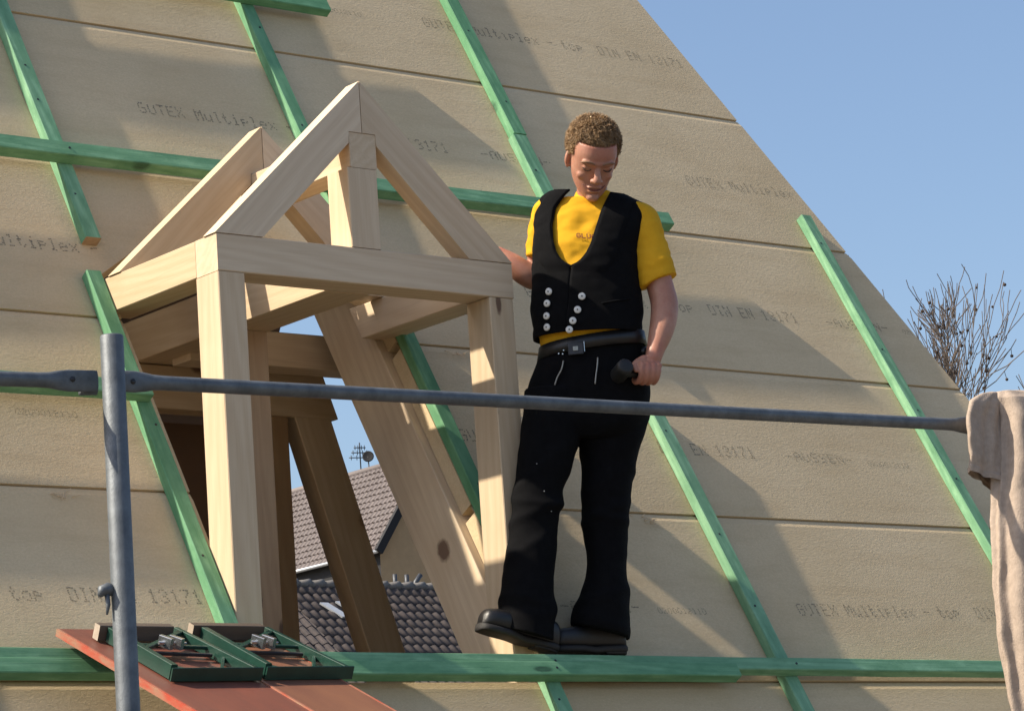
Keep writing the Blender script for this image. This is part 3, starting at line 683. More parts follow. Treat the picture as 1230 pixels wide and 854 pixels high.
# ================================================================== the carpenter
man = empty('person', (.42, -.02, .10), (0, 0, math.atan2(-.625, .780)))
tag(man, 'man in yellow t-shirt, black vest and flared black trousers standing on the batten looking down', 'person')
MW = local_matrix(man)
MAN = {
 'torso': [[0.091,0.01,1.555,0.064,0.0,-0.007,0.0,0.062,0.0],[0.089,0.01,1.53,0.077,0.0,-0.01,0.0,0.068,0.0],[0.09,0.015,1.523,0.141,0.0,-0.023,0.0,0.078,0.0],[0.091,0.015,1.501,0.171,0.0,-0.03,0.0,0.092,0.0],[0.077,0.01,1.457,0.177,0.0,-0.027,0.0,0.105,0.0],[0.059,-0.0,1.393,0.173,0.0,-0.023,0.0,0.115,0.0],[0.048,-0.005,1.321,0.167,0.0,-0.021,0.0,0.122,0.0],[0.044,-0.01,1.235,0.169,0.0,-0.019,0.0,0.124,0.0],[0.041,-0.012,1.166,0.174,0.0,-0.017,0.0,0.122,0.0],[0.038,-0.012,1.108,0.172,0.0,-0.017,0.0,0.12,0.0],[0.039,-0.01,1.067,0.171,0.0,-0.009,0.0,0.116,0.0],[0.04,-0.008,1.033,0.166,0.0,0.002,0.0,0.108,0.0]],
 'vest': [[0.076,0.015,1.547,0.137,0.0,-0.02,0.0,0.078,0.0],[0.09,0.015,1.518,0.18,0.0,-0.028,0.0,0.092,0.0],[0.087,0.015,1.478,0.194,0.0,-0.026,0.0,0.107,0.0],[0.069,0.008,1.433,0.186,0.0,-0.022,0.0,0.118,0.0],[0.053,-0.002,1.374,0.177,0.0,-0.021,0.0,0.126,0.0],[0.044,-0.008,1.305,0.175,0.0,-0.02,0.0,0.131,0.0],[0.042,-0.012,1.222,0.178,0.0,-0.019,0.0,0.131,0.0],[0.037,-0.014,1.15,0.182,0.0,-0.019,0.0,0.13,0.0],[0.033,-0.014,1.1,0.179,0.0,-0.017,0.0,0.13,0.0],[0.031,-0.014,1.054,0.176,0.0,-0.003,0.0,0.13,0.0]],
 'pelvis': [[0.046,-0.006,1.043,0.167,0.0,0.018,0.0,0.114,0.0],[0.044,-0.004,1.01,0.181,0.0,0.013,0.0,0.121,0.0],[0.033,-0.0,0.945,0.194,0.0,-0.001,0.0,0.126,0.0],[0.022,-0.0,0.875,0.207,0.0,-0.012,0.0,0.132,0.0],[0.008,-0.0,0.791,0.209,0.0,-0.012,0.0,0.132,0.0],[-0.007,-0.002,0.742,0.195,0.0,-0.01,0.0,0.118,0.0],[-0.012,-0.002,0.708,0.165,0.0,-0.007,0.0,0.09,0.0]],
 'legL': [[-0.104,-0.03,0.876,0.089,0.0,-0.006,0.0,0.115,0.0],[-0.111,-0.04,0.775,0.097,0.0,-0.007,0.0,0.115,0.0],[-0.128,-0.05,0.673,0.098,0.0,-0.01,0.0,0.108,0.0],[-0.148,-0.06,0.604,0.091,0.0,-0.008,0.0,0.102,0.0],[-0.173,-0.065,0.533,0.083,0.0,-0.009,0.0,0.094,0.0],[-0.188,-0.07,0.45,0.078,0.0,-0.008,0.0,0.088,0.0],[-0.206,-0.075,0.354,0.084,0.0,-0.007,0.0,0.092,0.0],[-0.223,-0.08,0.256,0.087,0.0,-0.009,0.0,0.1,0.0],[-0.234,-0.085,0.165,0.09,0.0,-0.012,0.0,0.112,0.0],[-0.24,-0.088,0.102,0.091,0.0,-0.015,0.0,0.122,0.0],[-0.241,-0.09,0.055,0.09,0.0,-0.028,0.0,0.128,0.0]],
 'legR': [[0.106,0.02,0.87,0.12,0.0,-0.009,0.0,0.115,0.0],[0.098,0.03,0.773,0.119,0.0,-0.009,0.0,0.112,0.0],[0.077,0.035,0.675,0.102,0.0,-0.007,0.0,0.104,0.0],[0.064,0.04,0.592,0.089,0.0,-0.006,0.0,0.096,0.0],[0.054,0.04,0.508,0.081,0.0,-0.006,0.0,0.09,0.0],[0.048,0.045,0.424,0.078,0.0,-0.005,0.0,0.09,0.0],[0.045,0.05,0.341,0.072,0.0,-0.005,0.0,0.093,0.0],[0.04,0.05,0.26,0.07,0.0,-0.008,0.0,0.1,0.0],[0.027,0.05,0.193,0.082,0.0,-0.009,0.0,0.112,0.0],[0.011,0.05,0.129,0.095,0.0,-0.011,0.0,0.125,0.0],[0.001,0.05,0.067,0.099,0.0,-0.032,0.0,0.132,0.0]],
 'sleeveL': [[-0.034,0.03,1.537,0.055,0.0,-0.022,0.0,0.075,0.0],[-0.076,0.035,1.503,0.044,0.0,-0.018,0.0,0.068,0.0],[-0.094,0.045,1.454,0.045,0.0,-0.012,0.0,0.062,0.0],[-0.106,0.055,1.4,0.045,0.0,-0.011,0.0,0.06,0.0],[-0.12,0.06,1.351,0.037,0.0,-0.014,0.0,0.059,0.0]],
 'sleeveR': [[0.201,0.02,1.506,0.053,0.0,0.008,0.0,0.075,0.0],[0.243,0.01,1.459,0.051,0.0,0.02,0.0,0.074,0.0],[0.259,-0.0,1.392,0.058,0.0,0.019,0.0,0.07,0.0],[0.267,-0.01,1.321,0.064,0.0,0.017,0.0,0.066,0.0],[0.274,-0.015,1.265,0.067,0.0,0.021,0.0,0.064,0.0],[0.282,-0.02,1.225,0.067,0.0,0.023,0.0,0.064,0.0]],
 'armR': [[0.208,0.02,1.464,0.042],[0.236,0.01,1.419,0.046],[0.258,-0.0,1.345,0.048],[0.277,-0.015,1.268,0.047],[0.291,-0.02,1.199,0.046],[0.298,-0.03,1.145,0.047],[0.29,-0.05,1.089,0.045],[0.274,-0.07,1.035,0.04],[0.256,-0.085,0.988,0.032],[0.244,-0.095,0.953,0.028]],
 'armL': [[-0.064,0.03,1.51,0.05],[-0.091,0.05,1.455,0.047],[-0.107,0.07,1.388,0.045],[-0.106,0.085,1.327,0.043],[-0.123,0.078,1.294,0.044],[-0.159,0.068,1.306,0.043],[-0.202,0.064,1.341,0.038],[-0.248,0.072,1.378,0.03]],
 'neck': [[0.081,0.02,1.474,0.068],[0.084,0.005,1.516,0.056],[0.084,-0.02,1.557,0.052],[0.087,-0.05,1.602,0.05]],
 'belt': [[0.045,-0.006,1.044,0.177,0.0,0.016,0.0,0.123,0.0],[0.043,-0.004,0.998,0.184,0.0,0.014,0.0,0.126,0.0]],
}

def catmull(rows, m):
    A = np.array(rows, float); n = len(A); out = []
    for q in range(m):
        f = q / (m - 1) * (n - 1); i = min(int(f), n - 2); w = f - i
        p0, p1, p2, p3 = A[max(i - 1, 0)], A[i], A[i + 1], A[min(i + 2, n - 1)]
        out.append(.5 * ((2 * p1) + (-p0 + p2) * w + (2 * p0 - 5 * p1 + 4 * p2 - p3) * w * w + (-p0 + 3 * p1 - 3 * p2 + p3) * w ** 3))
    return np.array(out)
def sup(a, e):
    c, s = math.cos(a), math.sin(a); return math.copysign(abs(c) ** (2 / e), c), math.copysign(abs(s) ** (2 / e), s)
class Bag:
    def __init__(s): s.v = []; s.f = []
    def loft(s, rows, m=24, n=40, e=2.3):
        R = catmull(rows, m); k = len(s.v)
        for r in R:
            for i in range(n):
                c, sn = sup(2 * math.pi * i / n, e); p = r[:3] + r[3:6] * c + r[6:9] * sn; s.v.append(Vector(p))
        for q in range(m - 1):
            for i in range(n):
                a, b = k + q * n + i, k + q * n + (i + 1) % n; s.f.append((a, b, b + n, a + n))
        s.f.append(tuple(k + i for i in range(n))[::-1]); s.f.append(tuple(k + (m - 1) * n + i for i in range(n)))
        return s
    def chain(s, pts, m=None, n=16):
        C = catmull(pts, m or 4 * len(pts)); vs, fs = tube_data([Vector(c[:3]) for c in C], [float(c[3]) for c in C], n, True, len(s.v)); s.v += vs; s.f += fs
        s.ball(C[0][:3], [C[0][3]] * 3); s.ball(C[-1][:3], [C[-1][3]] * 3); return s
    def ball(s, c, r, mat=None, nu=20, nv=12):
        k = len(s.v); c = Vector(c)
        for j in range(nv + 1):
            t = math.pi * j / nv
            for i in range(nu):
                a = 2 * math.pi * i / nu; p = Vector((r[0] * math.sin(t) * math.cos(a), r[1] * math.sin(t) * math.sin(a), r[2] * math.cos(t)))
                s.v.append(c + ((mat @ p) if mat else p))
        for j in range(nv):
            for i in range(nu):
                a, b = k + j * nu + i, k + j * nu + (i + 1) % nu; s.f.append((a, a + nu, b + nu, b))
        return s
    def xform(s, m, start=0):
        s.v[start:] = [m @ v for v in s.v[start:]]; return s
def sculpt(name, bag, voxel, smooth_it, mat, parent, disp=None):
    """weld overlapping lofts into one continuous surface"""
    me = bpy.data.meshes.new('tmp'); me.from_pydata([tuple(v) for v in bag.v], [], bag.f); me.update()
    bm = bmesh.new(); bm.from_mesh(me); bmesh.ops.recalc_face_normals(bm, faces=bm.faces); bm.to_mesh(me); bm.free()
    o = bpy.data.objects.new('tmp', me); COL.objects.link(o)
    r = o.modifiers.new('r', 'REMESH'); r.mode = 'VOXEL'; r.voxel_size = voxel; r.use_smooth_shade = True
    if smooth_it: sm = o.modifiers.new('s', 'SMOOTH'); sm.iterations = smooth_it; sm.factor = .5
    dg = bpy.context.evaluated_depsgraph_get(); dg.update()
    new = bpy.data.meshes.new_from_object(o.evaluated_get(dg)); bpy.data.objects.remove(o); bpy.data.meshes.remove(me)
    new.name = name; new.materials.clear()
    if disp:
        nrm = [v.normal.copy() for v in new.vertices]
        for v, nn in zip(new.vertices, nrm): v.co += nn * disp(v.co)
        new.update()
    return link(name, new, mat, parent, world_matrix(parent), True)

# skin material: ruddier where blood is near the surface
t = NT('skin'); c = t.coord()
nz = t.noise(c, 22, 4, .6)
col = t.mix(t.ramp(nz, [(.3, 0), (.7, 1)]), (.37, .165, .108), (.45, .23, .155)); col = t.mix(t.math('MULTIPLY', t.ramp(t.noise(c, 7, 3), [(.42, 0), (.62, 1)]), .6), col, (.42, .15, .10)); col = t.mix(t.math('MULTIPLY', t.ramp(t.noise(c, 160, 3, .7), [(.5, 0), (.75, 1)]), .3), col, (.25, .10, .07))
M['skin'] = t.bsdf(col, .5, bump=t.noise(c, 420, 2), bstr=.12, bdist=.001, extra={'Subsurface Weight': .12, 'Subsurface Radius': (.012, .004, .002), 'Subsurface Scale': .5})

# --- head, in its own frame: x to the right, -y is where the face looks, origin between the ears
hb = Bag()
hb.ball((0, .012, .045), (.076, .094, .083))
hb.loft([[0, -.008, .075, .066, 0, 0, 0, .080, 0], [0, -.012, .045, .070, 0, 0, 0, .086, 0], [0, -.014, .015, .068, 0, 0, 0, .083, 0], [0, -.014, -.012, .067, 0, 0, 0, .078, 0], [0, -.016, -.040, .063, 0, 0, 0, .074, 0],
         [0, -.022, -.068, .055, 0, 0, 0, .068, 0], [0, -.034, -.092, .042, 0, 0, 0, .056, 0], [0, -.050, -.110, .026, 0, 0, 0, .036, 0], [0, -.055, -.117, .012, 0, 0, 0, .018, 0]], 26, 36, 2.2)
hb.ball((0, -.088, .020), (.050, .015, .012)); hb.ball((-.030, -.087, .022), (.024, .012, .009)); hb.ball((.030, -.087, .022), (.024, .012, .009))
for s in (-1, 1):
    hb.ball((s * .033, -.064, -.030), (.024, .018, .019)); hb.ball((s * .031, -.080, .002), (.0150, .0115, .010))
    hb.ball((s * .0755, .010, -.004), (.009, .017, .028), Matrix.Rotation(s * .35, 3, 'Z')); hb.ball((s * .074, .004, -.026), (.007, .009, .010))
    hb.ball((s * .012, -.104, -.036), (.009, .010, .008)); hb.ball((s * .022, -.068, -.066), (.015, .014, .014))
hb.chain([[0, -.088, .014, .009], [0, -.098, -.004, .0095], [0, -.109, -.020, .0115], [0, -.113, -.031, .0135]])
hb.loft([[0, -.088, -.058, .018, 0, 0, 0, .009, 0], [0, -.092, -.063, .023, 0, 0, 0, .007, 0], [0, -.090, -.067, .026, 0, 0, 0, .005, 0]], 6, 16)
hb.ball((0, -.088, -.077), (.020, .011, .007)); hb.ball((0, -.083, -.102), (.020, .016, .015))
HEAD = Matrix.Translation((0.0902, -0.0850, 1.6536)) @ Euler((0, 0, math.radians(13)), 'XYZ').to_matrix().to_4x4() @ Euler((0, math.radians(4), 0)).to_matrix().to_4x4() @ Euler((math.radians(38), 0, 0)).to_matrix().to_4x4() @ Matrix.Diagonal((1.09, 1.03, 1.03, 1))
bb = Bag(); bb.v = list(hb.v); bb.f = list(hb.f); bb.xform(HEAD)
bb.chain(MAN['neck'], 14, 24)
bb.loft([[r[0], r[1], r[2]] + [x * .86 for x in r[3:]] for r in MAN['torso'][1:]], 30, 32)
bb.loft([[r[0], r[1], r[2]] + [x * .86 for x in r[3:]] for r in MAN['pelvis'][:-1]], 14, 32)
for k in ('legL', 'legR'): bb.loft([[r[0], r[1], r[2]] + [x * .55 for x in r[3:]] for r in MAN[k][:-1]], 24, 24)
bb.chain(MAN['armR'], 40, 22); bb.chain(MAN['armL'], 36, 22)
# hand closed round the hammer handle
H0 = Vector((.2176, -.100, .8968)); HA = Vector((-.93, -.35, .06)).normalized(); E1 = (Vector((0, 0, 1)) - HA * HA.z).normalized(); E2 = Vector((.35, -.93, 0)); E2 = (E2 - HA * E2.dot(HA) - E1 * E2.dot(E1)).normalized()
wr = Vector(MAN['armR'][-1][:3])
def hv(a, u, o): return H0 + HA * a + E1 * u + E2 * o
def row9(c, a, b): return [*c, *a, *b]
bb.loft([row9(wr + Vector((.004, 0, .012)), HA * .027, E2 * .021), row9(wr + Vector((-.004, 0, -.012)), HA * .030, E2 * .020), row9(hv(.0, .036, .012), HA * .040, E2 * .020), row9(hv(.0, .022, .024), HA * .042, E2 * .017), row9(hv(.0, .004, .031), HA * .041, E2 * .012)], 14, 24)
for k, (sa, rf, ln) in enumerate(((.031, .0095, 1.0), (.0105, .0100, 1.05), (-.0105, .0095, 1.0), (-.0305, .0083, .88))):
    pts = []
    for j, (ang, rad) in enumerate(((52, .040), (18, .0385), (-25, .0335), (-68, .030), (-112, .0275), (-160, .0255), (-205, .0245))):
        a = math.radians(52 + (ang - 52) * ln); p = hv(sa + .002 * j, rad * math.sin(a), rad * math.cos(a)); pts.append([*p, rf * (1.08 - .035 * j)])
    bb.chain(pts, 26, 12)
    bb.ball(hv(sa, .026, .034), (.011, .011, .010))
bb.chain([[*hv(.012, .052, .004), .014], [*hv(.034, .040, .004), .0125], [*hv(.050, .027, .016), .0108], [*hv(.054, .014, .028), .0095], [*hv(.052, .004, .033), .0075]], 22, 12)
# hand hooked over the back of the dormer rafter
bb.ball((-.276, .076, 1.378), (.034, .017, .042), Matrix.Rotation(-.6, 3, 'Y'))
for k in range(4):
    b0 = Vector((-.278 - .016 * k, .080, 1.394 - .008 * k)); dr = Vector((-.42 - .05 * k, -.05, .90)).normalized(); L = (.058, .066, .062, .050)[k]
    bb.chain([[*b0, .0100], [*(b0 + dr * L * .45), .0095], [*(b0 + dr * L * .75 + Vector((-.004, -.004, 0))), .0088], [*(b0 + dr * L + Vector((-.006, -.010, 0))), .0072]], 14, 10)
bb.chain([[-.258, .070, 1.368, .013], [-.258, .066, 1.39, .011], [-.262, .066, 1.405, .009]], 10, 10)
sculpt('body', bb, .0032, 5, 'skin', man)

# --- face details and hair
def part(name, bag, mat, parent=man, m=None, smooth=True):
    return mesh(name, bag.v, bag.f, mat, parent, MW @ (m or Matrix.Identity(4)), smooth)
simple('lash', (.10, .05, .035), .8); simple('brow', (.24, .13, .075), .8); simple('lip_line', (.16, .045, .04), .6)
for s in (-1, 1):
    b = Bag(); b.chain([[s * .046, -.087, .0035, .0016], [s * .037, -.0945, -.0035, .0024], [s * .027, -.0945, -.004, .0022], [s * .018, -.090, .0005, .0014]], 14, 8); part('eyelid_line', b, 'lash', man, HEAD)
    b = Bag(); b.chain([[s * .054, -.088, .022, .0022], [s * .040, -.1005, .0285, .0036], [s * .024, -.1035, .0265, .0038], [s * .014, -.1025, .021, .0028]], 14, 8); part('eyebrow', b, 'brow', man, HEAD)
b = Bag(); b.chain([[-.036, -.076, -.059, .0012], [-.020, -.092, -.0675, .0022], [0, -.0985, -.0712, .0026], [.020, -.092, -.0675, .0022], [.036, -.076, -.059, .0012]], 18, 8); part('mouth_line', b, 'lip_line', man, HEAD)
hair = Bag(); rnd = random.Random(4)
hc = Vector((0, .014, .046)); hr = Vector((.0795, .097, .086))
def hairline(p):                                   # p on the unit sphere: keep where hair grows
    fz = .42 if p.y < -.55 else (.42 - (p.y + .55) * 1.25 if p.y < .05 else -.33 - (p.y - .05) * .75)
    if abs(p.x) > .62 and -.5 < p.y < -.05: fz = min(fz, -.25)          # sideburns
    return p.z > fz
# cap under the curls
nu, nv = 64, 40; idx = {}
for j in range(nv + 1):
    for i in range(nu):
        th, ph = math.pi * j / nv, 2 * math.pi * i / nu; p = Vector((math.sin(th) * math.cos(ph), math.sin(th) * math.sin(ph), math.cos(th)))
        if hairline(p + Vector((0, 0, .04))):
            idx[(i, j)] = len(hair.v); hair.v.append(hc + Vector((p.x * hr.x, p.y * hr.y, p.z * hr.z)) * (1.0 + .05 * noise.noise(p * 6)))
for j in range(nv):
    for i in range(nu):
        q = [(i, j), (i, j + 1), ((i + 1) % nu, j + 1), ((i + 1) % nu, j)]
        if all(k in idx for k in q): hair.f.append(tuple(idx[k] for k in q))
crown = Vector((.10, .45, .9)).normalized()
for k in range(15000):                             # short tousled strands, combed forward from the crown
    z = rnd.uniform(-.8, 1); a = rnd.uniform(0, 2 * math.pi); s_ = math.sqrt(1 - z * z); p = Vector((s_ * math.cos(a), s_ * math.sin(a), z))
    if not hairline(p + Vector((rnd.gauss(0, .04), rnd.gauss(0, .04), rnd.gauss(0, .05)))): continue
    n_ = Vector((p.x / hr.x, p.y / hr.y, p.z / hr.z)).normalized(); base = hc + Vector((p.x * hr.x, p.y * hr.y, p.z * hr.z)) * .985
    away = (p - crown * p.dot(crown)); away = (away - n_ * away.dot(n_)); away = away.normalized() if away.length > 1e-4 else n_.orthogonal()
    cl = noise.noise_vector(p * 5.5); L = (.0135 + .010 * max(0, p.z)) * rnd.uniform(.6, 1.2)
    g = (n_ * (.55 + .35 * max(0, p.z)) + away * .55 + cl * .8 + Vector((rnd.gauss(0, .22), rnd.gauss(0, .22), rnd.gauss(0, .2)))).normalized()
    sd_ = g.cross(n_); sd_ = sd_.normalized() if sd_.length > .05 else n_.orthogonal().normalized()
    w = rnd.uniform(.0007, .0013); curl = noise.noise(p * 9) * .006 + rnd.gauss(0, .002)
    pts = [base, base + g * L * .5 + n_ * .0015, base + g * L * .85 + sd_ * curl, base + g * L + sd_ * curl * 2 - n_ * .004]
    m0 = len(hair.v)
    for q, pp in enumerate(pts):
        ww = w * (1, 1, .7, .15)[q]; hair.v += [pp + sd_ * ww, pp - sd_ * ww * .5 + n_.cross(sd_) * ww, pp - sd_ * ww * .5 - n_.cross(sd_) * ww]
    for q in range(3):
        for i in range(3): x0, x1 = m0 + q * 3 + i, m0 + q * 3 + (i + 1) % 3; hair.f.append((x0, x1, x1 + 3, x0 + 3))
part('hair', hair, 'hair', man, HEAD, True)

# --- clothing
def folds(scale, amp, seed):
    sv = Vector((seed, seed * 1.7, 0))
    def f(p):
        q = Vector((p.x * scale, p.y * scale, p.z * scale * 1.7)) + sv
        return amp * noise.noise(q) + amp * .55 * noise.noise(q * 2.3) - amp * .5 * abs(noise.noise(q * 1.4 + Vector((5, 0, 0))))
    return f
sh = Bag(); sh.loft(MAN['torso'], 44, 56); sh.loft(MAN['sleeveL'], 20, 36); sh.loft(MAN['sleeveR'], 24, 36)
shirt = sculpt('tshirt', sh, .006, 3, 'yellow_cotton', man, folds(11, .006, 2.0))
def creases(p):
    f = folds(5.0, .006, 7.0)(p)
    for z0, sl_, w, a in ((.52, .35, .020, .010), (.47, -.25, .016, .009), (.42, .45, .018, .008), (.16, .2, .02, .008), (.11, -.3, .018, .008), (.66, .5, .022, .009)):
        d = (p.z - z0 - sl_ * (p.x + .05) - .03 * noise.noise(Vector((p.x * 6, p.y * 6, z0 * 9)))) / w
        f += a * math.exp(-d * d) * (.5 + .5 * noise.noise(Vector((p.x * 5 + z0 * 20, p.y * 5, 0))))
    return f
tr_ = Bag(); tr_.loft([[r[0], r[1], r[2]] + [x * (.97 if k == 0 else 1) for x in r[3:]] for k, r in enumerate(MAN['pelvis'])], 30, 56); tr_.loft(MAN['legL'], 50, 44); tr_.loft(MAN['legR'], 50, 44)
trous = sculpt('trousers', tr_, .0055, 3, 'black_cloth', man, creases)
VR = catmull(MAN['vest'], 64); EV = 2.3
UL = [(1.56, .020), (1.544, .0035), (1.478, -.044), (1.42, -.060), (1.36, -.062), (1.32, -.055), (1.295, -.043), (1.278, -.027), (1.2687, -.008)]; UR = [(1.56, .150), (1.533, .139), (1.467, .1085), (1.40, .084), (1.35, .066), (1.315, .047), (1.29, .027), (1.276, .010), (1.2687, -.008)]
def along(tab, z):
    if z >= tab[0][0]: return tab[0][1]
    for (za, a), (zb, b_) in zip(tab, tab[1:]):
        if z >= zb: return b_ + (a - b_) * (z - zb) / (za - zb)
    return None
def vest_theta(r, a):
    v = max(-.97, min(.97, (a - r[0]) / r[3])); return -math.acos(math.copysign(abs(v) ** (EV / 2), v))
def vest_point(r, th, off=0.0):
    c, s_ = sup(th, EV); k = 1 + off / .13; return Vector(r[:3] + r[3:6] * c * k + r[6:9] * s_ * k)
vv, vf = [], []; nc = 120; edgeL, edgeR = [], []
fv = folds(9, .005, 11.0)
for r in VR:
    z = r[2]; aL, aR = along(UL, z), along(UR, z)
    if aL is None:
        ac = -.008 - .030 * (1.2687 - z) / .2; tL = tR = vest_theta(r, ac)
    else: tL, tR = vest_theta(r, aL), vest_theta(r, aR); edgeL.append(vest_point(r, tL, .003)); edgeR.append(vest_point(r, tR, .003))
    for i in range(nc + 1):
        th = tR + (tL + 2 * math.pi - tR) * i / nc; p = vest_point(r, th); n_ = (p - Vector(r[:3])).normalized(); vv.append(p + n_ * (fv(p) + (.005 if aL is not None and (i < 11 or i > nc - 11) else 0)))
for q in range(len(VR) - 1):
    for i in range(nc): a = q * (nc + 1) + i; vf.append((a, a + nc + 1, a + nc + 2, a + 1))
vest = mesh('vest', vv, vf, 'black_cloth', man, MW, True); m_ = vest.modifiers.new('s', 'SOLIDIFY'); m_.thickness = .006; m_.offset = 1
b = Bag()
pl = edgeL + edgeR[::-1]
for off, rr in ((0, .0045),): b.chain([[*p, rr] for p in pl], 90, 8)
part('lapel_edge', b, 'black_cloth', vest)
def on_surface(R, a, z, off=.004, e=2.3):
    best = min(R, key=lambda r: abs(r[2] + r[5] * ((a - r[0]) / r[3]) - z)); v = max(-.97, min(.97, (a - best[0]) / best[3]))
    th = -math.acos(math.copysign(abs(v) ** (e / 2), v)); c, s_ = sup(th, e); p = Vector(best[:3] + best[3:6] * c + best[6:9] * s_)
    n_ = Vector((c * abs(best[6 + 1]) , s_ * abs(best[3]), 0)); n_ = Vector((abs(c) ** (e - 1) * (1 if c > 0 else -1) / abs(best[3]), abs(s_) ** (e - 1) * (-1) / abs(best[7]), 0)).normalized()
    return Vector((p.x, p.y, z)) + n_ * off, n_
for a, z in ((-.0836, 1.1973), (-.092, 1.158), (-.0964, 1.1156), (-.0977, 1.0774), (.0201, 1.167), (.0029, 1.1227), (-.015, 1.087), (-.0282, 1.0582)):
    p, n_ = on_surface(VR, a, z, .011); b = Bag()
    vs, fs = tube_data([p - n_ * .003, p + n_ * .0015, p + n_ * .003], [.0122, .0122, .0098], 18); b.v, b.f = vs, fs; bt = part('button', b, 'button_white', vest)
    vs, fs = tube_data([p + n_ * .002, p + n_ * .0042], [.0026, .0026], 8); b = Bag(); b.v, b.f = vs, fs; part('thread', b, 'black_leather', bt)
p, n_ = on_surface(VR, .085, 1.14, .008); q_, n2 = on_surface(VR, .175, 1.155, .008)
b = Bag(); b.chain([[*p, .003], [*((p + q_) / 2 + (n_ + n2) * .003), .003], [*q_, .003]], 12, 6); part('pocket_welt', b, 'black_cloth', vest)
LL = catmull(MAN['legL'], 80); rp = random.Random(8)
simple('paint_white', (.6, .6, .58), .7)
for k in range(4):
    p, n_ = on_surface(LL, -.185 + rp.uniform(0, .07), rp.uniform(.44, .62), .004); b = Bag(); b.ball(p, (.0015, .0012, rp.uniform(.0015, .003)), None, 8, 6); part('paint_speck', b, 'paint_white', trous)
# belt, buckle, zips, pouch
PR = catmull(MAN['pelvis'], 60)
bv_, bf_ = [], []; n = 72
for r in np.array(MAN['belt']):
    for i in range(n): c, s_ = sup(2 * math.pi * i / n, 2.3); bv_.append(Vector(r[:3] + r[3:6] * c * 1.02 + r[6:9] * s_ * 1.03))
for i in range(n): j = (i + 1) % n; bf_.append((i, j, n + j, n + i))
belt = mesh('belt', bv_, bf_, 'black_leather', man, MW, True); m_ = belt.modifiers.new('s', 'SOLIDIFY'); m_.thickness = .005; m_.offset = 1
def slab(name, c, n_, w, h, th, mat, parent):
    n_ = Vector(n_).normalized(); x = Vector((0, 0, 1)).cross(n_).normalized(); mw = frame(c, x, n_); return mesh(name, *box_data(w, th, h), mat, parent, MW @ mw)
def box_data(w, d, h, ch=.002):
    bm = bmesh.new(); bmesh.ops.create_cube(bm, size=1.0); bmesh.ops.scale(bm, vec=(w, d, h), verts=bm.verts); bmesh.ops.bevel(bm, geom=bm.edges, offset=min(ch, .3 * min(w, d, h)), segments=1, affect='EDGES')
    vs = [v.co.copy() for v in bm.verts]; bm.verts.index_update(); fs = [tuple(v.index for v in f.verts) for f in bm.faces]; bm.free(); return vs, fs
p, n_ = on_surface(PR, -.012, .995, .013); bk = slab('buckle', p, n_, .052, .040, .006, 'dark_steel', belt)
slab('buckle_emblem', p + n_ * .004, n_, .018, .016, .004, 'zip_brass', bk)
p2, n2 = on_surface(PR, .016, 1.0, .013); slab('buckle_tongue', p2, n2, .003, .036, .007, 'chrome', bk)
for a, z in ((-.050, .994), (-.054, .982), (-.066, .985)): p, n_ = on_surface(PR, a, z, .013); slab('rivet', p, n_, .005, .005, .003, 'chrome', belt)
for line in (((-.055, .957), (-.063, .93), (-.078, .905), (-.088, .880)), ((.057, .958), (.053, .93), (.047, .90), (.042, .872))):
    b = Bag(); b.chain([[*on_surface(PR, a, z, .010)[0], .0028] for a, z in line], 16, 6); part('zip', b, 'zip_brass', trous)
b = Bag(); b.ball((.222, -.02, .955), (.030, .045, .050)); b.ball((.215, -.03, .985), (.022, .04, .022)); part('tool_pouch', b, 'black_leather', belt)
# shirt print
FONT.update({'L': '10000 10000 10000 10000 10000 10000 11111', 'C': '01110 10001 10000 10000 10000 10001 01110', 'W': '10001 10001 10001 10101 10101 11011 10001'})
TR = catmull(MAN['torso'], 80); pv, pf = [], []
def shirt_text(txt, a0, z0, adv, hgt, slope):
    for k, chs in enumerate(txt):
        for j, row in enumerate(FONT[chs].split()):
            for i, bit in enumerate(row):
                if bit == '0': continue
                a = a0 + k * adv + i * adv * .16; z = z0 + (7 - j) * hgt / 7 + slope * (a - a0); m = len(pv)
                for da, dz in ((-.6, -.6), (.6, -.6), (.6, .6), (-.6, .6)): pv.append(on_surface(TR, a + da * adv * .16, z + dz * hgt / 7, .0075)[0])
                pf.append((m, m + 1, m + 2, m + 3))
shirt_text('GLUCW', .020, 1.374, .0165, .016, -.17)
for dx in (.0555, .0605):
    m = len(pv); pv += [on_surface(TR, dx + q, 1.3875 + w, .0075)[0] for q, w in ((-.0015, -.0012), (.0015, -.0012), (.0015, .0012), (-.0015, .0012))]; pf.append((m, m + 1, m + 2, m + 3))
pt = mesh('shirt_print', pv, pf, 'print_red', shirt, MW)
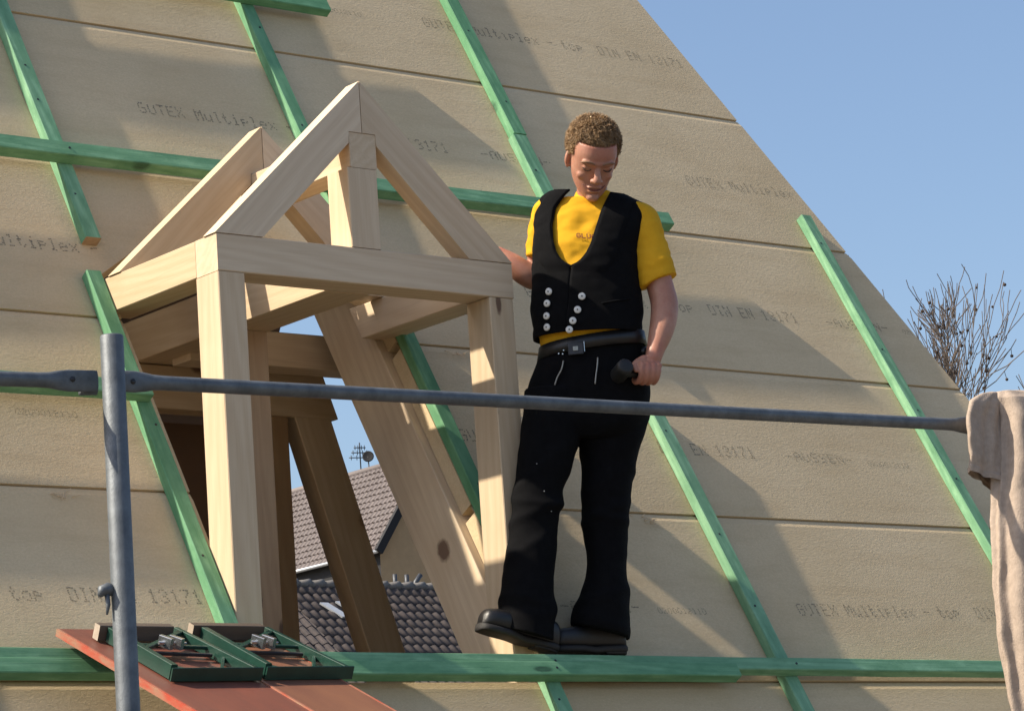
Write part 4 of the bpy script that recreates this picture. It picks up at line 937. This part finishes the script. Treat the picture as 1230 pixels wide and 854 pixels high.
# shoes
def shoe(heel, toe, zh, zt, roll=0):
    h, t_ = Vector((*heel, zh)), Vector((*toe, zt)); d = (t_ - h); L = d.length; d.normalize(); sd_ = d.cross(Vector((0, 0, 1))).normalized(); up = sd_.cross(d).normalized()
    ROWS = ((.0, .022, .030, .022), (.03, .032, .068, .030), (.12, .036, .085, .036), (.3, .037, .098, .044), (.45, .040, .092, .046), (.6, .046, .076, .046), (.75, .051, .068, .044), (.88, .049, .064, .040), (.96, .040, .056, .032), (1.0, .022, .040, .018))
    b = Bag(); b.loft([row9(h + d * (L * f) + up * (.026 + (hh - .018) / 2), sd_ * w, up * ((hh + .008) / 2)) for f, w, hh, _ in ROWS], 40, 32, 2.6); o = part('shoe', b, 'black_leather')
    b = Bag(); b.loft([row9(h + d * (L * f * 1.02 - .003) + up * (.014 - .006 * math.sin(math.pi * min(1, max(0, (f - .25) / .3))) ** 2), sd_ * (w + .004), up * (.013 if f > .02 else .008)) for f, w, hh, _ in ROWS], 40, 28, 4.0); part('sole', b, 'sole_rubber', o)
    b = Bag(); b.loft([row9(h + d * (L * f) + up * .002, sd_ * w * .96, up * .008) for f, w, hh, _ in ROWS[:4]], 12, 24, 4.0); part('heel', b, 'sole_rubber', o)
    for q in range(4):
        f = .46 + .055 * q; b = Bag(); cpt = h + d * (L * f) + up * (.094 - .017 * q); b.chain([[*(cpt - sd_ * .026 - up * .006), .0022], [*(cpt + up * .003), .0025], [*(cpt + sd_ * .026 - up * .006), .0022]], 10, 6); part('lace', b, 'black_cloth', o)
shoe((-.155, -.085), (-.400, -.195), -.006, .073)
shoe((.078, .050), (-.165, -.035), -.010, -.004)

# --- hammer in the hand
ham = empty('hammer', MW @ H0); tag(ham, 'hammer with thick black head held in the lowered hand of the man', 'hammer')
simple('rubber_black', (.012, .012, .012), .6, 0, .3, 30); simple('handle_black', (.02, .018, .017), .5, 0, .3, 30)
b = Bag(); b.chain([[*hv(-.036, 0, 0), .0125], [*hv(0, 0, 0), .0128], [*hv(.05, 0, 0), .0132], [*hv(.092, 0, 0), .0145]], 20, 16); part('handle', b, 'handle_black', ham)
hd_ = hv(.094, .002, 0); ax = (E2 * .96 + E1 * .25).normalized()
vs, fs = tube_data([hd_ - ax * .052, hd_ - ax * .048, hd_ - ax * .03, hd_ + ax * .03, hd_ + ax * .048, hd_ + ax * .052], [.020, .027, .0285, .0285, .027, .020], 24); b = Bag(); b.v, b.f = vs, fs; part('hammer_head', b, 'rubber_black', ham)
